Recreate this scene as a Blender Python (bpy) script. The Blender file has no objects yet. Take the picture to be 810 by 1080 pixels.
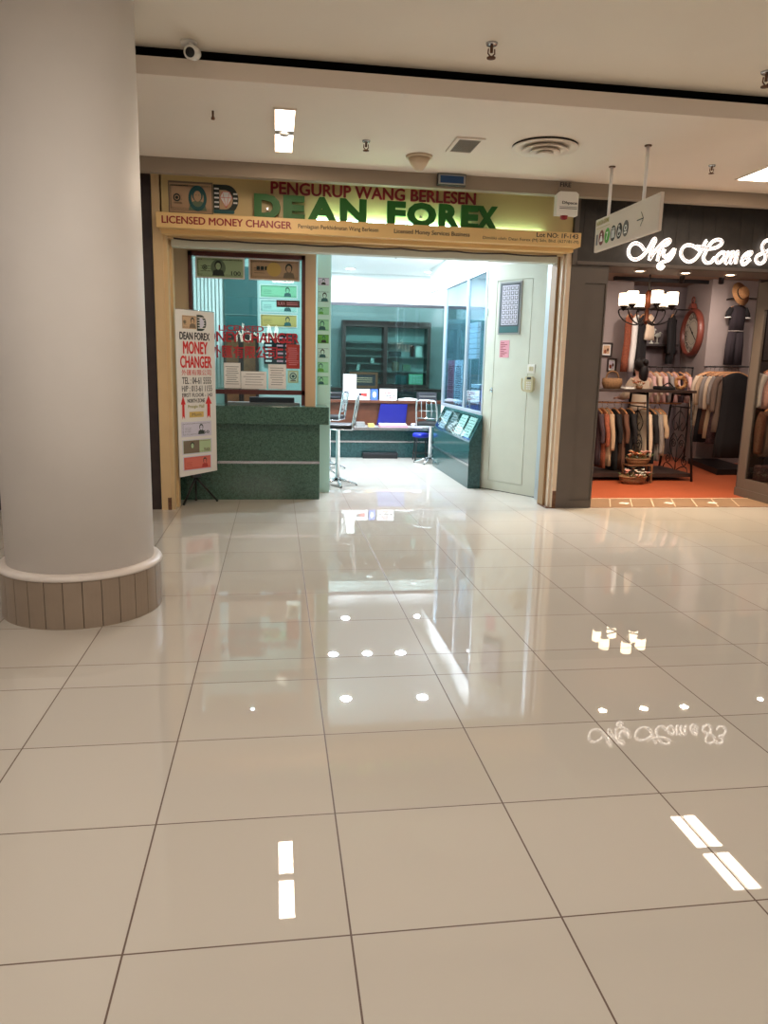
import bpy, bmesh, math, random
from mathutils import Matrix, Vector
random.seed(7)
C = bpy.context.scene.collection
PI = math.pi

# ------------------------------------------------------------------ camera, world, exposure
cam = bpy.data.objects.new('camera', bpy.data.cameras.new('camera'))
C.objects.link(cam)
cam.data.sensor_fit = 'VERTICAL'
cam.data.sensor_height = 36.0
cam.data.lens = 789.06 / 1080 * 36.0
cam.data.clip_start = 0.05
cam.data.clip_end = 100
RC = ((0.989744, -0.14103454, 0.0227173), (-0.00496688, -0.19290496, -0.98120488), (0.14276605, 0.9710288, -0.19162702))
m = Matrix.Identity(4)
for i in range(3):
    m[i][0] = RC[0][i]; m[i][1] = -RC[1][i]; m[i][2] = -RC[2][i]
m[2][3] = 1.55
cam.matrix_world = m
bpy.context.scene.camera = cam

W = bpy.data.worlds.new('mall_ambient')
bpy.context.scene.world = W
W.use_nodes = True
bg = W.node_tree.nodes['Background']
bg.inputs[0].default_value = (1.0, 0.945, 0.955, 1)
bg.inputs[1].default_value = 0.285

vs = bpy.context.scene.view_settings
vs.view_transform = 'Standard'
vs.look = 'None'
vs.exposure = 0.0
vs.gamma = 1.0
vs.use_curve_mapping = False

# light strengths
LAMP_MALL = 9.0        # emission of the recessed ceiling lamps
P_MALL = 10.6           # W of each mall lamp row
P_FOREX = 76.0          # W of each downlight in the money changer
P_BOOTH = 42.0
P_HOME = 8.0
P_HOME_FRONT = 34.0

def area_light(name, loc, w, power, col, parent=None, size_y=None, rot=(0, 0, 0), spread=None):
    d = bpy.data.lights.new(name, 'AREA')
    if size_y: d.shape = 'RECTANGLE'; d.size = w; d.size_y = size_y
    else: d.shape = 'DISK'; d.size = w
    d.energy = power; d.color = col
    if spread: d.spread = math.radians(spread)
    o = bpy.data.objects.new(name, d); C.objects.link(o)
    o.location = loc; o.rotation_euler = rot
    if parent:
        o.parent = parent
        o.location = Vector(loc) - parent.location
    return o

# ------------------------------------------------------------------ materials
def lin(v):
    v = v / 255.0
    return v / 12.92 if v <= 0.04045 else ((v + 0.055) / 1.055) ** 2.4
def rgb(r, g, b): return (lin(r), lin(g), lin(b), 1.0)

MATS = {}
def mat(name, col, rough=0.6, metal=0.0, emit=None, es=0.0, spec=0.5, noise=0.0, nscale=20.0, bump=0.0, coat=0.0):
    M = bpy.data.materials.new(name); M.use_nodes = True
    nt = M.node_tree; p = nt.nodes['Principled BSDF']
    c = rgb(*col)
    p.inputs['Base Color'].default_value = c
    p.inputs['Roughness'].default_value = rough
    p.inputs['Metallic'].default_value = metal
    p.inputs['Specular IOR Level'].default_value = spec
    p.inputs['Coat Weight'].default_value = coat
    if emit:
        p.inputs['Emission Color'].default_value = rgb(*emit); p.inputs['Emission Strength'].default_value = es
    if noise or bump:
        tc = nt.nodes.new('ShaderNodeTexCoord'); n = nt.nodes.new('ShaderNodeTexNoise')
        n.inputs['Scale'].default_value = nscale; n.inputs['Detail'].default_value = 5
        nt.links.new(tc.outputs['Object'], n.inputs['Vector'])
        if noise:
            r = nt.nodes.new('ShaderNodeValToRGB')
            a = tuple(max(0, x * (1 - noise)) for x in c[:3]) + (1,); b = tuple(min(1, x * (1 + noise)) for x in c[:3]) + (1,)
            r.color_ramp.elements[0].color = a; r.color_ramp.elements[1].color = b
            r.color_ramp.elements[0].position = 0.3; r.color_ramp.elements[1].position = 0.7
            nt.links.new(n.outputs['Fac'], r.inputs['Fac']); nt.links.new(r.outputs['Color'], p.inputs['Base Color'])
        if bump:
            bp = nt.nodes.new('ShaderNodeBump'); bp.inputs['Strength'].default_value = bump; bp.inputs['Distance'].default_value = 0.01
            nt.links.new(n.outputs['Fac'], bp.inputs['Height']); nt.links.new(bp.outputs['Normal'], p.inputs['Normal'])
    MATS[name] = M
    return M

def glass(name, tint, refl=0.06, rough=0.0):
    M = bpy.data.materials.new(name); M.use_nodes = True
    nt = M.node_tree; nt.nodes.clear()
    out = nt.nodes.new('ShaderNodeOutputMaterial'); mix = nt.nodes.new('ShaderNodeMixShader')
    tr = nt.nodes.new('ShaderNodeBsdfTransparent'); gl = nt.nodes.new('ShaderNodeBsdfGlossy')
    lw = nt.nodes.new('ShaderNodeLayerWeight'); lw.inputs['Blend'].default_value = 0.5
    pw = nt.nodes.new('ShaderNodeMath'); pw.operation = 'POWER'; pw.inputs[1].default_value = 5.0
    mm = nt.nodes.new('ShaderNodeMath'); mm.operation = 'MULTIPLY_ADD'; mm.inputs[1].default_value = 0.9; mm.inputs[2].default_value = refl; mm.use_clamp = True
    nt.links.new(lw.outputs['Facing'], pw.inputs[0])
    tr.inputs['Color'].default_value = rgb(*tint); gl.inputs['Roughness'].default_value = rough
    nt.links.new(pw.outputs[0], mm.inputs[0]); nt.links.new(mm.outputs[0], mix.inputs[0])
    nt.links.new(tr.outputs[0], mix.inputs[1]); nt.links.new(gl.outputs[0], mix.inputs[2])
    nt.links.new(mix.outputs[0], out.inputs[0])
    MATS[name] = M
    return M

def math_node(nt, op, a, b=None, c=None):
    n = nt.nodes.new('ShaderNodeMath'); n.operation = op
    for i, v in enumerate((a, b, c)):
        if v is None: continue
        if isinstance(v, (int, float)): n.inputs[i].default_value = v
        else: nt.links.new(v, n.inputs[i])
    return n.outputs[0]

def floor_material():
    # polished porcelain: grid of 0.61 x 0.577 m tiles with one row of cut tiles in front of the shops
    M = bpy.data.materials.new('polished_porcelain'); M.use_nodes = True
    nt = M.node_tree; p = nt.nodes['Principled BSDF']
    g = nt.nodes.new('ShaderNodeNewGeometry'); s = nt.nodes.new('ShaderNodeSeparateXYZ')
    nt.links.new(g.outputs['Position'], s.inputs[0])
    x, y = s.outputs[0], s.outputs[1]
    def line(v, off, per, hw):
        u = math_node(nt, 'DIVIDE', math_node(nt, 'SUBTRACT', v, off), per)
        f = math_node(nt, 'FRACT', math_node(nt, 'ADD', u, 0.5))
        d = math_node(nt, 'MULTIPLY', math_node(nt, 'ABSOLUTE', math_node(nt, 'SUBTRACT', f, 0.5)), per)
        return math_node(nt, 'LESS_THAN', d, hw), math_node(nt, 'FLOOR', u)
    lx, ix = line(x, 0.2, 0.61, 0.0028)
    ly1, iy1 = line(y, 1.80, 0.577, 0.0026)
    ly2, iy2 = line(y, 3.81, 0.585, 0.0026)
    far = math_node(nt, 'GREATER_THAN', y, 3.67)
    near = math_node(nt, 'SUBTRACT', 1.0, far)
    ly = math_node(nt, 'ADD', math_node(nt, 'MULTIPLY', ly1, near), math_node(nt, 'MULTIPLY', ly2, far))
    iy = math_node(nt, 'ADD', math_node(nt, 'MULTIPLY', iy1, near), math_node(nt, 'MULTIPLY', math_node(nt, 'ADD', iy2, 31.0), far))
    grout = math_node(nt, 'MAXIMUM', lx, ly)
    cmb = nt.nodes.new('ShaderNodeCombineXYZ'); nt.links.new(ix, cmb.inputs[0]); nt.links.new(iy, cmb.inputs[1])
    wn = nt.nodes.new('ShaderNodeTexWhiteNoise'); nt.links.new(cmb.outputs[0], wn.inputs['Vector'])
    rp = nt.nodes.new('ShaderNodeValToRGB')
    rp.color_ramp.elements[0].color = rgb(192, 184, 172); rp.color_ramp.elements[1].color = rgb(198, 190, 178)
    nt.links.new(wn.outputs['Value'], rp.inputs['Fac'])
    mx = nt.nodes.new('ShaderNodeMix'); mx.data_type = 'RGBA'
    nt.links.new(grout, mx.inputs['Factor']); nt.links.new(rp.outputs['Color'], mx.inputs['A'])
    mx.inputs['B'].default_value = rgb(92, 70, 56)
    nt.links.new(mx.outputs['Result'], p.inputs['Base Color'])
    r = math_node(nt, 'ADD', math_node(nt, 'MULTIPLY', grout, 0.5), 0.012)
    nt.links.new(r, p.inputs['Roughness'])
    p.inputs['IOR'].default_value = 1.52
    MATS['polished_porcelain'] = M

def terracotta_material():
    M = bpy.data.materials.new('terracotta_tile'); M.use_nodes = True
    nt = M.node_tree; p = nt.nodes['Principled BSDF']
    g = nt.nodes.new('ShaderNodeNewGeometry'); s = nt.nodes.new('ShaderNodeSeparateXYZ'); nt.links.new(g.outputs['Position'], s.inputs[0])
    n = nt.nodes.new('ShaderNodeTexNoise'); n.inputs['Scale'].default_value = 3.0; nt.links.new(g.outputs['Position'], n.inputs['Vector'])
    rp = nt.nodes.new('ShaderNodeValToRGB'); rp.color_ramp.elements[0].color = rgb(152, 72, 40); rp.color_ramp.elements[1].color = rgb(170, 84, 50)
    nt.links.new(n.outputs['Fac'], rp.inputs['Fac'])
    nt.links.new(rp.outputs['Color'], p.inputs['Base Color'])
    p.inputs['Roughness'].default_value = 0.5
    MATS['terracotta_tile'] = M

def granite(name, a, b, rough=0.12):
    M = bpy.data.materials.new(name); M.use_nodes = True
    nt = M.node_tree; p = nt.nodes['Principled BSDF']
    tc = nt.nodes.new('ShaderNodeTexCoord')
    v = nt.nodes.new('ShaderNodeTexVoronoi'); v.inputs['Scale'].default_value = 70
    n = nt.nodes.new('ShaderNodeTexNoise'); n.inputs['Scale'].default_value = 28; n.inputs['Detail'].default_value = 8
    nt.links.new(tc.outputs['Object'], v.inputs['Vector']); nt.links.new(tc.outputs['Object'], n.inputs['Vector'])
    f = math_node(nt, 'MULTIPLY_ADD', v.outputs['Distance'], 0.5, math_node(nt, 'MULTIPLY', n.outputs['Fac'], 0.7))
    rp = nt.nodes.new('ShaderNodeValToRGB'); rp.color_ramp.elements[0].color = rgb(*a); rp.color_ramp.elements[1].color = rgb(*b)
    rp.color_ramp.elements[0].position = 0.3; rp.color_ramp.elements[1].position = 0.75
    nt.links.new(f, rp.inputs['Fac']); nt.links.new(rp.outputs['Color'], p.inputs['Base Color'])
    p.inputs['Roughness'].default_value = rough
    MATS[name] = M

floor_material(); terracotta_material()
granite('green_granite', (36, 62, 52), (76, 108, 92))
granite('teal_granite', (24, 54, 56), (54, 92, 92))
mat('ceiling_paint', (232, 222, 206), 0.8, noise=0.02, nscale=1.2)
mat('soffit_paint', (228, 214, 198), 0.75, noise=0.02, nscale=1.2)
mat('shaded_bulkhead_paint', (150, 134, 116), 0.7)  # brown tone carries the shade that falls on the bulkhead
mat('recess_shade', (24, 19, 17), 0.9)  # near-black colour standing in for shade inside recesses and gaps
mat('column_paint', (234, 228, 222), 0.55, noise=0.02, nscale=3)
mat('column_trim', (225, 214, 204), 0.4)
mat('column_tile', (150, 132, 114), 0.35, noise=0.06, nscale=6)
mat('column_joint', (92, 78, 66), 0.8)
mat('cream_paint', (214, 184, 138), 0.4, noise=0.04, nscale=5)
mat('cream_pale', (218, 196, 170), 0.4, noise=0.04, nscale=5)
mat('cloth_ink', (46, 37, 42), 0.9)
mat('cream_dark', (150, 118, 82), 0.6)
mat('rust', (105, 72, 52), 0.9, noise=0.3, nscale=30)
mat('off_white', (204, 204, 188), 0.5, noise=0.03, nscale=4)
mat('warm_wall', (214, 182, 144), 0.6)
mat('white_wall', (240, 242, 240), 0.7)
mat('grey_teal', (98, 122, 120), 0.7)
mat('cabinet_back', (206, 212, 212), 0.6)
mat('teal_wall', (100, 130, 126), 0.7)
mat('aqua_wall', (190, 220, 214), 0.7)
mat('white_plastic', (228, 224, 214), 0.35)
mat('grey_plastic', (150, 148, 144), 0.4)
mat('beige_plastic', (200, 188, 150), 0.4)
mat('sign_yellow', (212, 186, 128), 0.45)
mat('sign_cream', (228, 190, 128), 0.45)
mat('letter_green', (40, 104, 36), 0.45, spec=0.35)
mat('letter_red', (138, 22, 30), 0.45)
mat('vinyl_red', (178, 28, 40), 0.5)
mat('bright_red', (208, 36, 32), 0.5)
mat('ink_dark', (50, 44, 46), 0.6)
mat('ink_grey', (110, 108, 112), 0.6)
mat('maroon_frame', (84, 34, 28), 0.35, noise=0.15, nscale=12)
mat('paper', (238, 236, 232), 0.7)
mat('paper_pink', (216, 150, 160), 0.7)
mat('paper_red', (176, 58, 52), 0.7)
mat('paper_blue', (70, 104, 190), 0.6)
mat('paper_aqua', (190, 226, 214), 0.7)
mat('note_green', (176, 196, 150), 0.6)
mat('note_mint', (150, 214, 170), 0.6)
mat('note_leaf', (96, 170, 72), 0.6)
mat('note_tan', (198, 164, 128), 0.6)
mat('note_gold', (214, 180, 100), 0.6)
mat('note_lilac', (206, 200, 214), 0.6)
mat('note_brown', (120, 104, 84), 0.6)
mat('note_coral', (216, 110, 92), 0.6)
mat('note_olive', (110, 128, 100), 0.6)
mat('note_ink', (44, 54, 46), 0.6)
mat('note_teal', (40, 92, 92), 0.6)
mat('banner_vinyl', (226, 220, 212), 0.45)
mat('black_metal', (20, 18, 18), 0.35)
mat('black_plastic', (22, 22, 24), 0.4)
mat('charcoal', (52, 54, 60), 0.5)
mat('steel', (190, 190, 192), 0.22, 1.0)
mat('chrome', (214, 214, 216), 0.12, 1.0)
mat('aluminium', (190, 198, 202), 0.35, 0.6)
mat('black_vinyl', (26, 22, 24), 0.4)
mat('blue_plastic', (18, 34, 170), 0.35)
mat('navy_tray', (14, 18, 112), 0.45)
mat('brown_laminate', (88, 48, 30), 0.4, noise=0.15, nscale=8)
mat('dark_wood', (52, 38, 34), 0.4, noise=0.2, nscale=10)
mat('mid_wood', (116, 76, 48), 0.45, noise=0.2, nscale=14)
mat('hanger_wood', (196, 138, 92), 0.45, noise=0.12, nscale=20)
mat('taupe_paint', (92, 82, 74), 0.5, noise=0.04, nscale=3)
mat('fascia_board', (50, 44, 38), 0.55, noise=0.18, nscale=16)
mat('home_wall', (132, 118, 120), 0.7, noise=0.04, nscale=4)
mat('home_pier', (150, 136, 132), 0.7, noise=0.04, nscale=4)
mat('home_dark', (70, 62, 62), 0.7)
mat('home_ceiling', (150, 122, 104), 0.7)
mat('threshold_tile', (148, 118, 92), 0.4, noise=0.08, nscale=4)
mat('threshold_line', (216, 196, 170), 0.5)
mat('clock_red', (112, 55, 43), 0.4, noise=0.12, nscale=12)
mat('clock_face', (196, 184, 166), 0.6)
mat('iron', (28, 22, 22), 0.5, 0.4)
mat('bronze', (110, 58, 34), 0.4, 0.5)
mat('wicker', (132, 96, 64), 0.8, noise=0.3, nscale=60, bump=0.4)
mat('petal_pink', (222, 168, 156), 0.7)
mat('petal_white', (224, 222, 210), 0.7)
mat('petal_orange', (196, 112, 70), 0.7)
mat('leaf', (104, 120, 70), 0.7)
mat('leaf_grey', (150, 170, 150), 0.7)
mat('skin', (206, 160, 136), 0.5)
mat('hair', (26, 18, 18), 0.5)
mat('cloth_cream', (206, 184, 160), 0.9)
mat('cloth_white', (228, 222, 216), 0.9)
mat('cloth_beige', (178, 150, 122), 0.9)
mat('cloth_grey', (140, 130, 124), 0.9)
mat('cloth_taupe', (112, 92, 80), 0.9)
mat('cloth_brown', (96, 62, 46), 0.9)
mat('cloth_rust', (140, 74, 50), 0.9, noise=0.25, nscale=40)
mat('cloth_floral', (70, 48, 50), 0.9, noise=0.6, nscale=45)
mat('cloth_black', (24, 20, 22), 0.9)
mat('cloth_plum', (66, 50, 56), 0.9)
mat('cloth_pink', (206, 164, 156), 0.9)
mat('straw', (170, 122, 78), 0.8, noise=0.2, nscale=60)
mat('sign_board', (214, 200, 186), 0.5)
mat('icon_maroon', (110, 44, 44), 0.5)
mat('icon_green', (74, 158, 58), 0.5)
mat('icon_black', (38, 34, 34), 0.5)
mat('icon_grey', (96, 92, 90), 0.5)
mat('text_olive', (172, 166, 104), 0.5)
mat('screen_blue', (20, 62, 108), 0.25)
mat('smoke_beige', (206, 182, 152), 0.5)
mat('lamp_panel', (255, 250, 240), 0.4, emit=(255, 240, 222), es=LAMP_MALL)
mat('lamp_cool', (255, 255, 255), 0.4, emit=(244, 250, 255), es=30.0)
mat('lamp_warm', (255, 244, 225), 0.4, emit=(255, 226, 190), es=16.0)
mat('lamp_shade', (255, 240, 220), 0.4, emit=(255, 226, 190), es=7.0)
mat('neon_white', (255, 250, 244), 0.4, emit=(255, 242, 232), es=2.4)
mat('neon_core', (120, 96, 90), 0.4)
mat('tube_lamp', (236, 255, 236), 0.4, emit=(190, 255, 240), es=30.0)
glass('clear_glass', (226, 240, 238), 0.02)
glass('booth_glass', (232, 246, 244), 0.04)
glass('teal_glass', (220, 232, 230), 0.04)
glass('blue_glass', (206, 226, 236), 0.08)
glass('case_glass', (225, 222, 218), 0.03)

# ------------------------------------------------------------------ mesh builder
def frame(o, ux=(1, 0, 0), uy=(0, 0, 1)):
    ux = Vector(ux).normalized(); uy = Vector(uy).normalized(); n = ux.cross(uy)
    T = Matrix.Identity(4)
    for i in range(3):
        T[i][0] = ux[i]; T[i][1] = uy[i]; T[i][2] = n[i]; T[i][3] = o[i]
    return T

class MB:
    def __init__(s, T=None):
        s.bm = bmesh.new(); s.mats = []; s.T = T or Matrix.Identity(4)
    def mi(s, name):
        if name not in s.mats: s.mats.append(name)
        return s.mats.index(name)
    def add(s, vs, fs, mt, smooth=False):
        k = s.mi(mt); bv = [s.bm.verts.new(s.T @ Vector(v)) for v in vs]
        for f in fs:
            try:
                bf = s.bm.faces.new([bv[i] for i in f]); bf.material_index = k; bf.smooth = smooth
            except ValueError: pass
        return s
    def box(s, x0, x1, y0, y1, z0, z1, mt, bevel=0.0):
        vs = [(x, y, z) for x in (x0, x1) for y in (y0, y1) for z in (z0, z1)]
        fs = [(0, 1, 3, 2), (4, 6, 7, 5), (0, 4, 5, 1), (2, 3, 7, 6), (0, 2, 6, 4), (1, 5, 7, 3)]
        if not bevel: return s.add(vs, fs, mt)
        b = bmesh.new(); bv = [b.verts.new(v) for v in vs]
        for f in fs: b.faces.new([bv[i] for i in f])
        bmesh.ops.bevel(b, geom=b.edges[:], offset=bevel, segments=2, profile=0.5, affect='EDGES')
        b.verts.index_update()
        vs = [v.co.copy() for v in b.verts]; fs = [[v.index for v in f.verts] for f in b.faces]; b.free()
        return s.add(vs, fs, mt)
    def prism(s, pts, z0, z1, mt, smooth=False):
        n = len(pts)
        vs = [(p[0], p[1], z0) for p in pts] + [(p[0], p[1], z1) for p in pts]
        fs = [tuple(range(n))[::-1], tuple(range(n, 2 * n))] + [(i, (i + 1) % n, n + (i + 1) % n, n + i) for i in range(n)]
        return s.add(vs, fs, mt, smooth)
    def ell(s, cx, cy, rx, ry, z0, z1, mt, n=20, a0=0.0, a1=2 * PI):
        full = abs(a1 - a0 - 2 * PI) < 1e-6
        k = n if full else n + 1
        return s.prism([(cx + rx * math.cos(a0 + (a1 - a0) * i / n), cy + ry * math.sin(a0 + (a1 - a0) * i / n)) for i in range(k)], z0, z1, mt)
    def ring(s, cx, cy, r0, r1, z0, z1, mt, n=24, ay=1.0):
        vs, fs = [], []
        for i in range(n):
            a = 2 * PI * i / n; c, d = math.cos(a), math.sin(a) * ay
            vs += [(cx + r0 * c, cy + r0 * d, z0), (cx + r1 * c, cy + r1 * d, z0), (cx + r1 * c, cy + r1 * d, z1), (cx + r0 * c, cy + r0 * d, z1)]
        for i in range(n):
            j = (i + 1) % n
            for q in range(4): fs.append((4 * i + q, 4 * i + (q + 1) % 4, 4 * j + (q + 1) % 4, 4 * j + q))
        return s.add(vs, fs, mt)
    def lathe(s, prof, mt, c=(0, 0, 0), n=24, sx=1.0, sy=1.0):
        vs, fs = [], []
        for r, z in prof:
            for i in range(n):
                a = 2 * PI * i / n; vs.append((c[0] + r * sx * math.cos(a), c[1] + r * sy * math.sin(a), c[2] + z))
        for k in range(len(prof) - 1):
            for i in range(n):
                j = (i + 1) % n; fs.append((k * n + i, k * n + j, (k + 1) * n + j, (k + 1) * n + i))
        fs.append(tuple(range(n))[::-1]); q = (len(prof) - 1) * n; fs.append(tuple(range(q, q + n)))
        return s.add(vs, fs, mt, True)
    def tube(s, pts, r, mt, n=8, closed=False, flat=1.0):
        pts = [Vector(p) for p in pts]; N = len(pts)
        rr = r if isinstance(r, (list, tuple)) else [r] * N
        vs, fs, prev = [], [], None
        for i, p in enumerate(pts):
            if closed: t = pts[(i + 1) % N] - pts[i - 1]
            else: t = pts[min(i + 1, N - 1)] - pts[max(i - 1, 0)]
            t = t.normalized() if t.length > 1e-9 else Vector((0, 0, 1))
            if prev is None:
                prev = t.orthogonal().normalized()
            u = (prev - t * prev.dot(t))
            u = u.normalized() if u.length > 1e-6 else t.orthogonal().normalized()
            prev = u; v = t.cross(u)
            for k in range(n):
                a = 2 * PI * k / n; vs.append(p + (u * math.cos(a) + v * math.sin(a)) * rr[i])
        L = N if closed else N - 1
        for i in range(L):
            j = (i + 1) % N
            for k in range(n): fs.append((i * n + k, i * n + (k + 1) % n, j * n + (k + 1) % n, j * n + k))
        if not closed:
            fs.append(tuple(range(n))[::-1]); fs.append(tuple(range((N - 1) * n, N * n)))
        return s.add(vs, fs, mt, True)
    def ball(s, c, r, mt, nu=12, nv=8):
        rx, ry, rz = r if isinstance(r, (tuple, list)) else (r, r, r)
        vs, fs = [(c[0], c[1], c[2] - rz)], []
        for j in range(1, nv):
            b = -PI / 2 + PI * j / nv
            for i in range(nu):
                a = 2 * PI * i / nu
                vs.append((c[0] + rx * math.cos(b) * math.cos(a), c[1] + ry * math.cos(b) * math.sin(a), c[2] + rz * math.sin(b)))
        vs.append((c[0], c[1], c[2] + rz))
        for i in range(nu): fs.append((0, 1 + (i + 1) % nu, 1 + i))
        for j in range(nv - 2):
            for i in range(nu):
                a = 1 + j * nu; fs.append((a + i, a + (i + 1) % nu, a + nu + (i + 1) % nu, a + nu + i))
        a = 1 + (nv - 2) * nu
        for i in range(nu): fs.append((a + i, a + (i + 1) % nu, len(vs) - 1))
        return s.add(vs, fs, mt, True)
    def text(s, txt, mt, x0, x1, y0, y1, z=0.0, ext=0.001, bold=0.0, fit=True, mirror=False, spacing=1.0, offset=0.0):
        cu = bpy.data.curves.new('t', 'FONT'); cu.body = txt; cu.size = 1.0; cu.fill_mode = 'BOTH'
        cu.offset = offset; cu.extrude = 0.05; cu.resolution_u = 3; cu.space_character = spacing
        ob = bpy.data.objects.new('t', cu); C.objects.link(ob)
        dg = bpy.context.evaluated_depsgraph_get(); dg.update()
        me = bpy.data.meshes.new_from_object(ob.evaluated_get(dg))
        bpy.data.objects.remove(ob); bpy.data.curves.remove(cu)
        vs = [v.co.copy() for v in me.vertices]; fs = [tuple(p.vertices) for p in me.polygons]
        bpy.data.meshes.remove(me)
        if not vs: return s
        ax, bx = min(v.x for v in vs), max(v.x for v in vs); ay, by = min(v.y for v in vs), max(v.y for v in vs)
        kx = (x1 - x0) / max(1e-6, bx - ax); ky = (y1 - y0) / max(1e-6, by - ay)
        if not fit: kx = ky = min(kx, ky)
        offs = [(0.0, 0.0)]
        if bold: offs = [(-bold, 0.0), (bold, 0.0), (0.0, bold * 0.6), (0.0, -bold * 0.6), (0.0, 0.0)]
        for q, (dx, dy) in enumerate(offs):
            out = []
            for v in vs:
                u = (v.x - ax + dx) * kx
                if mirror: u = (bx - ax) * kx - u
                out.append((x0 + u, y0 + (v.y - ay + dy) * ky, z + (ext + q * 0.00015 if v.z > 0 else 0.0)))
            s.add(out, fs, mt)
        return s
    def build(s, name, parent=None, local=False, kind=None):
        bmesh.ops.recalc_face_normals(s.bm, faces=s.bm.faces[:])
        me = bpy.data.meshes.new(name); o = bpy.data.objects.new(name, me); C.objects.link(o)
        if parent is not None:
            if not local:
                r = root_of(parent)
                s.bm.transform(r.matrix_basis.inverted())
            o.parent = parent
        else:
            vs = s.bm.verts
            c = Vector(((min(v.co.x for v in vs) + max(v.co.x for v in vs)) / 2, (min(v.co.y for v in vs) + max(v.co.y for v in vs)) / 2, min(v.co.z for v in vs)))
            s.bm.transform(Matrix.Translation(-c)); o.location = c
        s.bm.to_mesh(me); s.bm.free()
        for n in s.mats: me.materials.append(MATS[n])
        if kind: o['kind'] = kind
        return o

def root_of(o):
    while o.parent: o = o.parent
    return o
def tag(o, label, cat, group=None):
    o['label'] = label; o['category'] = cat
    if group: o['group'] = group
    return o
def thing(name, label, cat, loc=(0, 0, 0), rz=0.0, group=None):
    o = bpy.data.objects.new(name, None); C.objects.link(o)
    o.empty_display_size = 0.1
    o.location = loc; o.rotation_euler = (0, 0, rz)
    o.matrix_basis = Matrix.Translation(loc) @ Matrix.Rotation(rz, 4, 'Z')
    return tag(o, label, cat, group)
def copy_tree(o, parent=None):
    c = o.copy(); C.objects.link(c); c.parent = parent
    for ch in list(o.children): copy_tree(ch, c)
    return c
def dup(o, loc, rz, label):
    c = copy_tree(o); c.location = loc; c.rotation_euler = (0, 0, rz); c['label'] = label
    return c
def smooth_path(pts, n=6, closed=False):
    P = [Vector(p) for p in pts]; out = []; N = len(P)
    rng = range(N if closed else N - 1)
    for i in rng:
        p0 = P[i - 1] if (i > 0 or closed) else P[0]; p1 = P[i]; p2 = P[(i + 1) % N]
        p3 = P[(i + 2) % N] if (closed or i + 2 < N) else P[-1]
        for k in range(n):
            t = k / n
            out.append(0.5 * ((2 * p1) + (p2 - p0) * t + (2 * p0 - 5 * p1 + 4 * p2 - p3) * t * t + (3 * p1 - p0 - 3 * p2 + p3) * t ** 3))
    if not closed: out.append(P[-1])
    return out

# ------------------------------------------------------------------ the mall: floor, ceilings, column
def struct(mb, name, parent=None): return mb.build(name, parent, kind='structure')
def block(name, x0, x1, y0, y1, z0, z1, mt, parent=None):
    return struct(MB().box(x0, x1, y0, y1, z0, z1, mt), name, parent)

b = MB()
b.box(-9, 12, -7.2, 8.04, -0.1, 0, 'polished_porcelain'); b.box(-1.3, 3.40, 8.04, 14.3, -0.1, 0, 'polished_porcelain')
struct(b, 'floor')
block('floor', 3.40, 10.5, 8.04, 14.3, -0.1, 0, 'terracotta_tile')
b = MB()     # threshold strip of the boutique: laid diagonally with pale joints
b.box(3.57, 5.95, 8.045, 8.62, 0, 0.004, 'threshold_tile')
for i in range(9):
    x = 3.56 + i * 0.27
    if x + 0.24 < 5.9: b.prism([(x, 8.06), (x + 0.012, 8.06), (x + 0.252, 8.61), (x + 0.24, 8.61)], 0.004, 0.0055, 'threshold_line')
for x in (4.05, 4.62, 5.19):
    b.prism([(x, 8.30), (x + 0.07, 8.36), (x + 0.14, 8.30), (x + 0.07, 8.24)], 0.004, 0.006, 'petal_white')
b.box(3.57, 5.95, 8.61, 8.63, 0.004, 0.006, 'threshold_line')
struct(b, 'trim_1')

block('ceiling', -9, 12, -7.2, 5.55, 3.56, 3.66, 'ceiling_paint')
block('trim_12', -9, 12, 5.55, 6.6, 3.6, 3.66, 'recess_shade')  # dark sheet paints the shade in the slot above the soffit
block('ceiling', -1.3, 3.42, 8.32, 14.3, 3.2, 3.3, 'white_wall')
block('ceiling', 3.42, 10.5, 8.3, 14.3, 3.1, 3.2, 'home_ceiling')
block('trim_2', -9, 12, 5.5, 7.56, 3.38, 3.49, 'soffit_paint')
b = MB(); b.box(-9, 12, 7.56, 7.66, 3.252, 3.5, 'shaded_bulkhead_paint'); b.box(-9, 12, 7.66, 8.3, 3.45, 3.5, 'shaded_bulkhead_paint'); b.box(-9, 12, 6.5, 6.6, 3.49, 3.56, 'recess_shade')
struct(b, 'trim_3')

col = thing('round_column', 'thick white round column with a ring of grey tiles at its foot', 'column', (-1.22, 4.83, 0))
b = MB(); b.lathe([(0.437, 0.3), (0.437, 3.56)], 'column_paint', (-1.22, 4.83, 0), 64); b.build('shaft', col)
b = MB(); n = 28
for i in range(n):
    a0, a1 = 2 * PI * (i + 0.02) / n, 2 * PI * (i + 0.98) / n
    pts = [(-1.22 + 0.475 * math.cos(a0 + (a1 - a0) * k / 4), 4.83 + 0.475 * math.sin(a0 + (a1 - a0) * k / 4)) for k in range(5)]
    pts += [(-1.22 + 0.455 * math.cos(a1 - (a1 - a0) * k / 4), 4.83 + 0.455 * math.sin(a1 - (a1 - a0) * k / 4)) for k in range(5)]
    b.prism(pts, 0.0, 0.29, 'column_tile')
b.lathe([(0.468, 0.0), (0.468, 0.29)], 'column_joint', (-1.22, 4.83, 0), 56)
b.build('tile_skirting', col)
b = MB(); b.lathe([(0.43, 0.288), (0.484, 0.288), (0.488, 0.30), (0.478, 0.318), (0.437, 0.325), (0.43, 0.325)], 'column_trim', (-1.22, 4.83, 0), 64); b.build('trim_ring', col)

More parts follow.
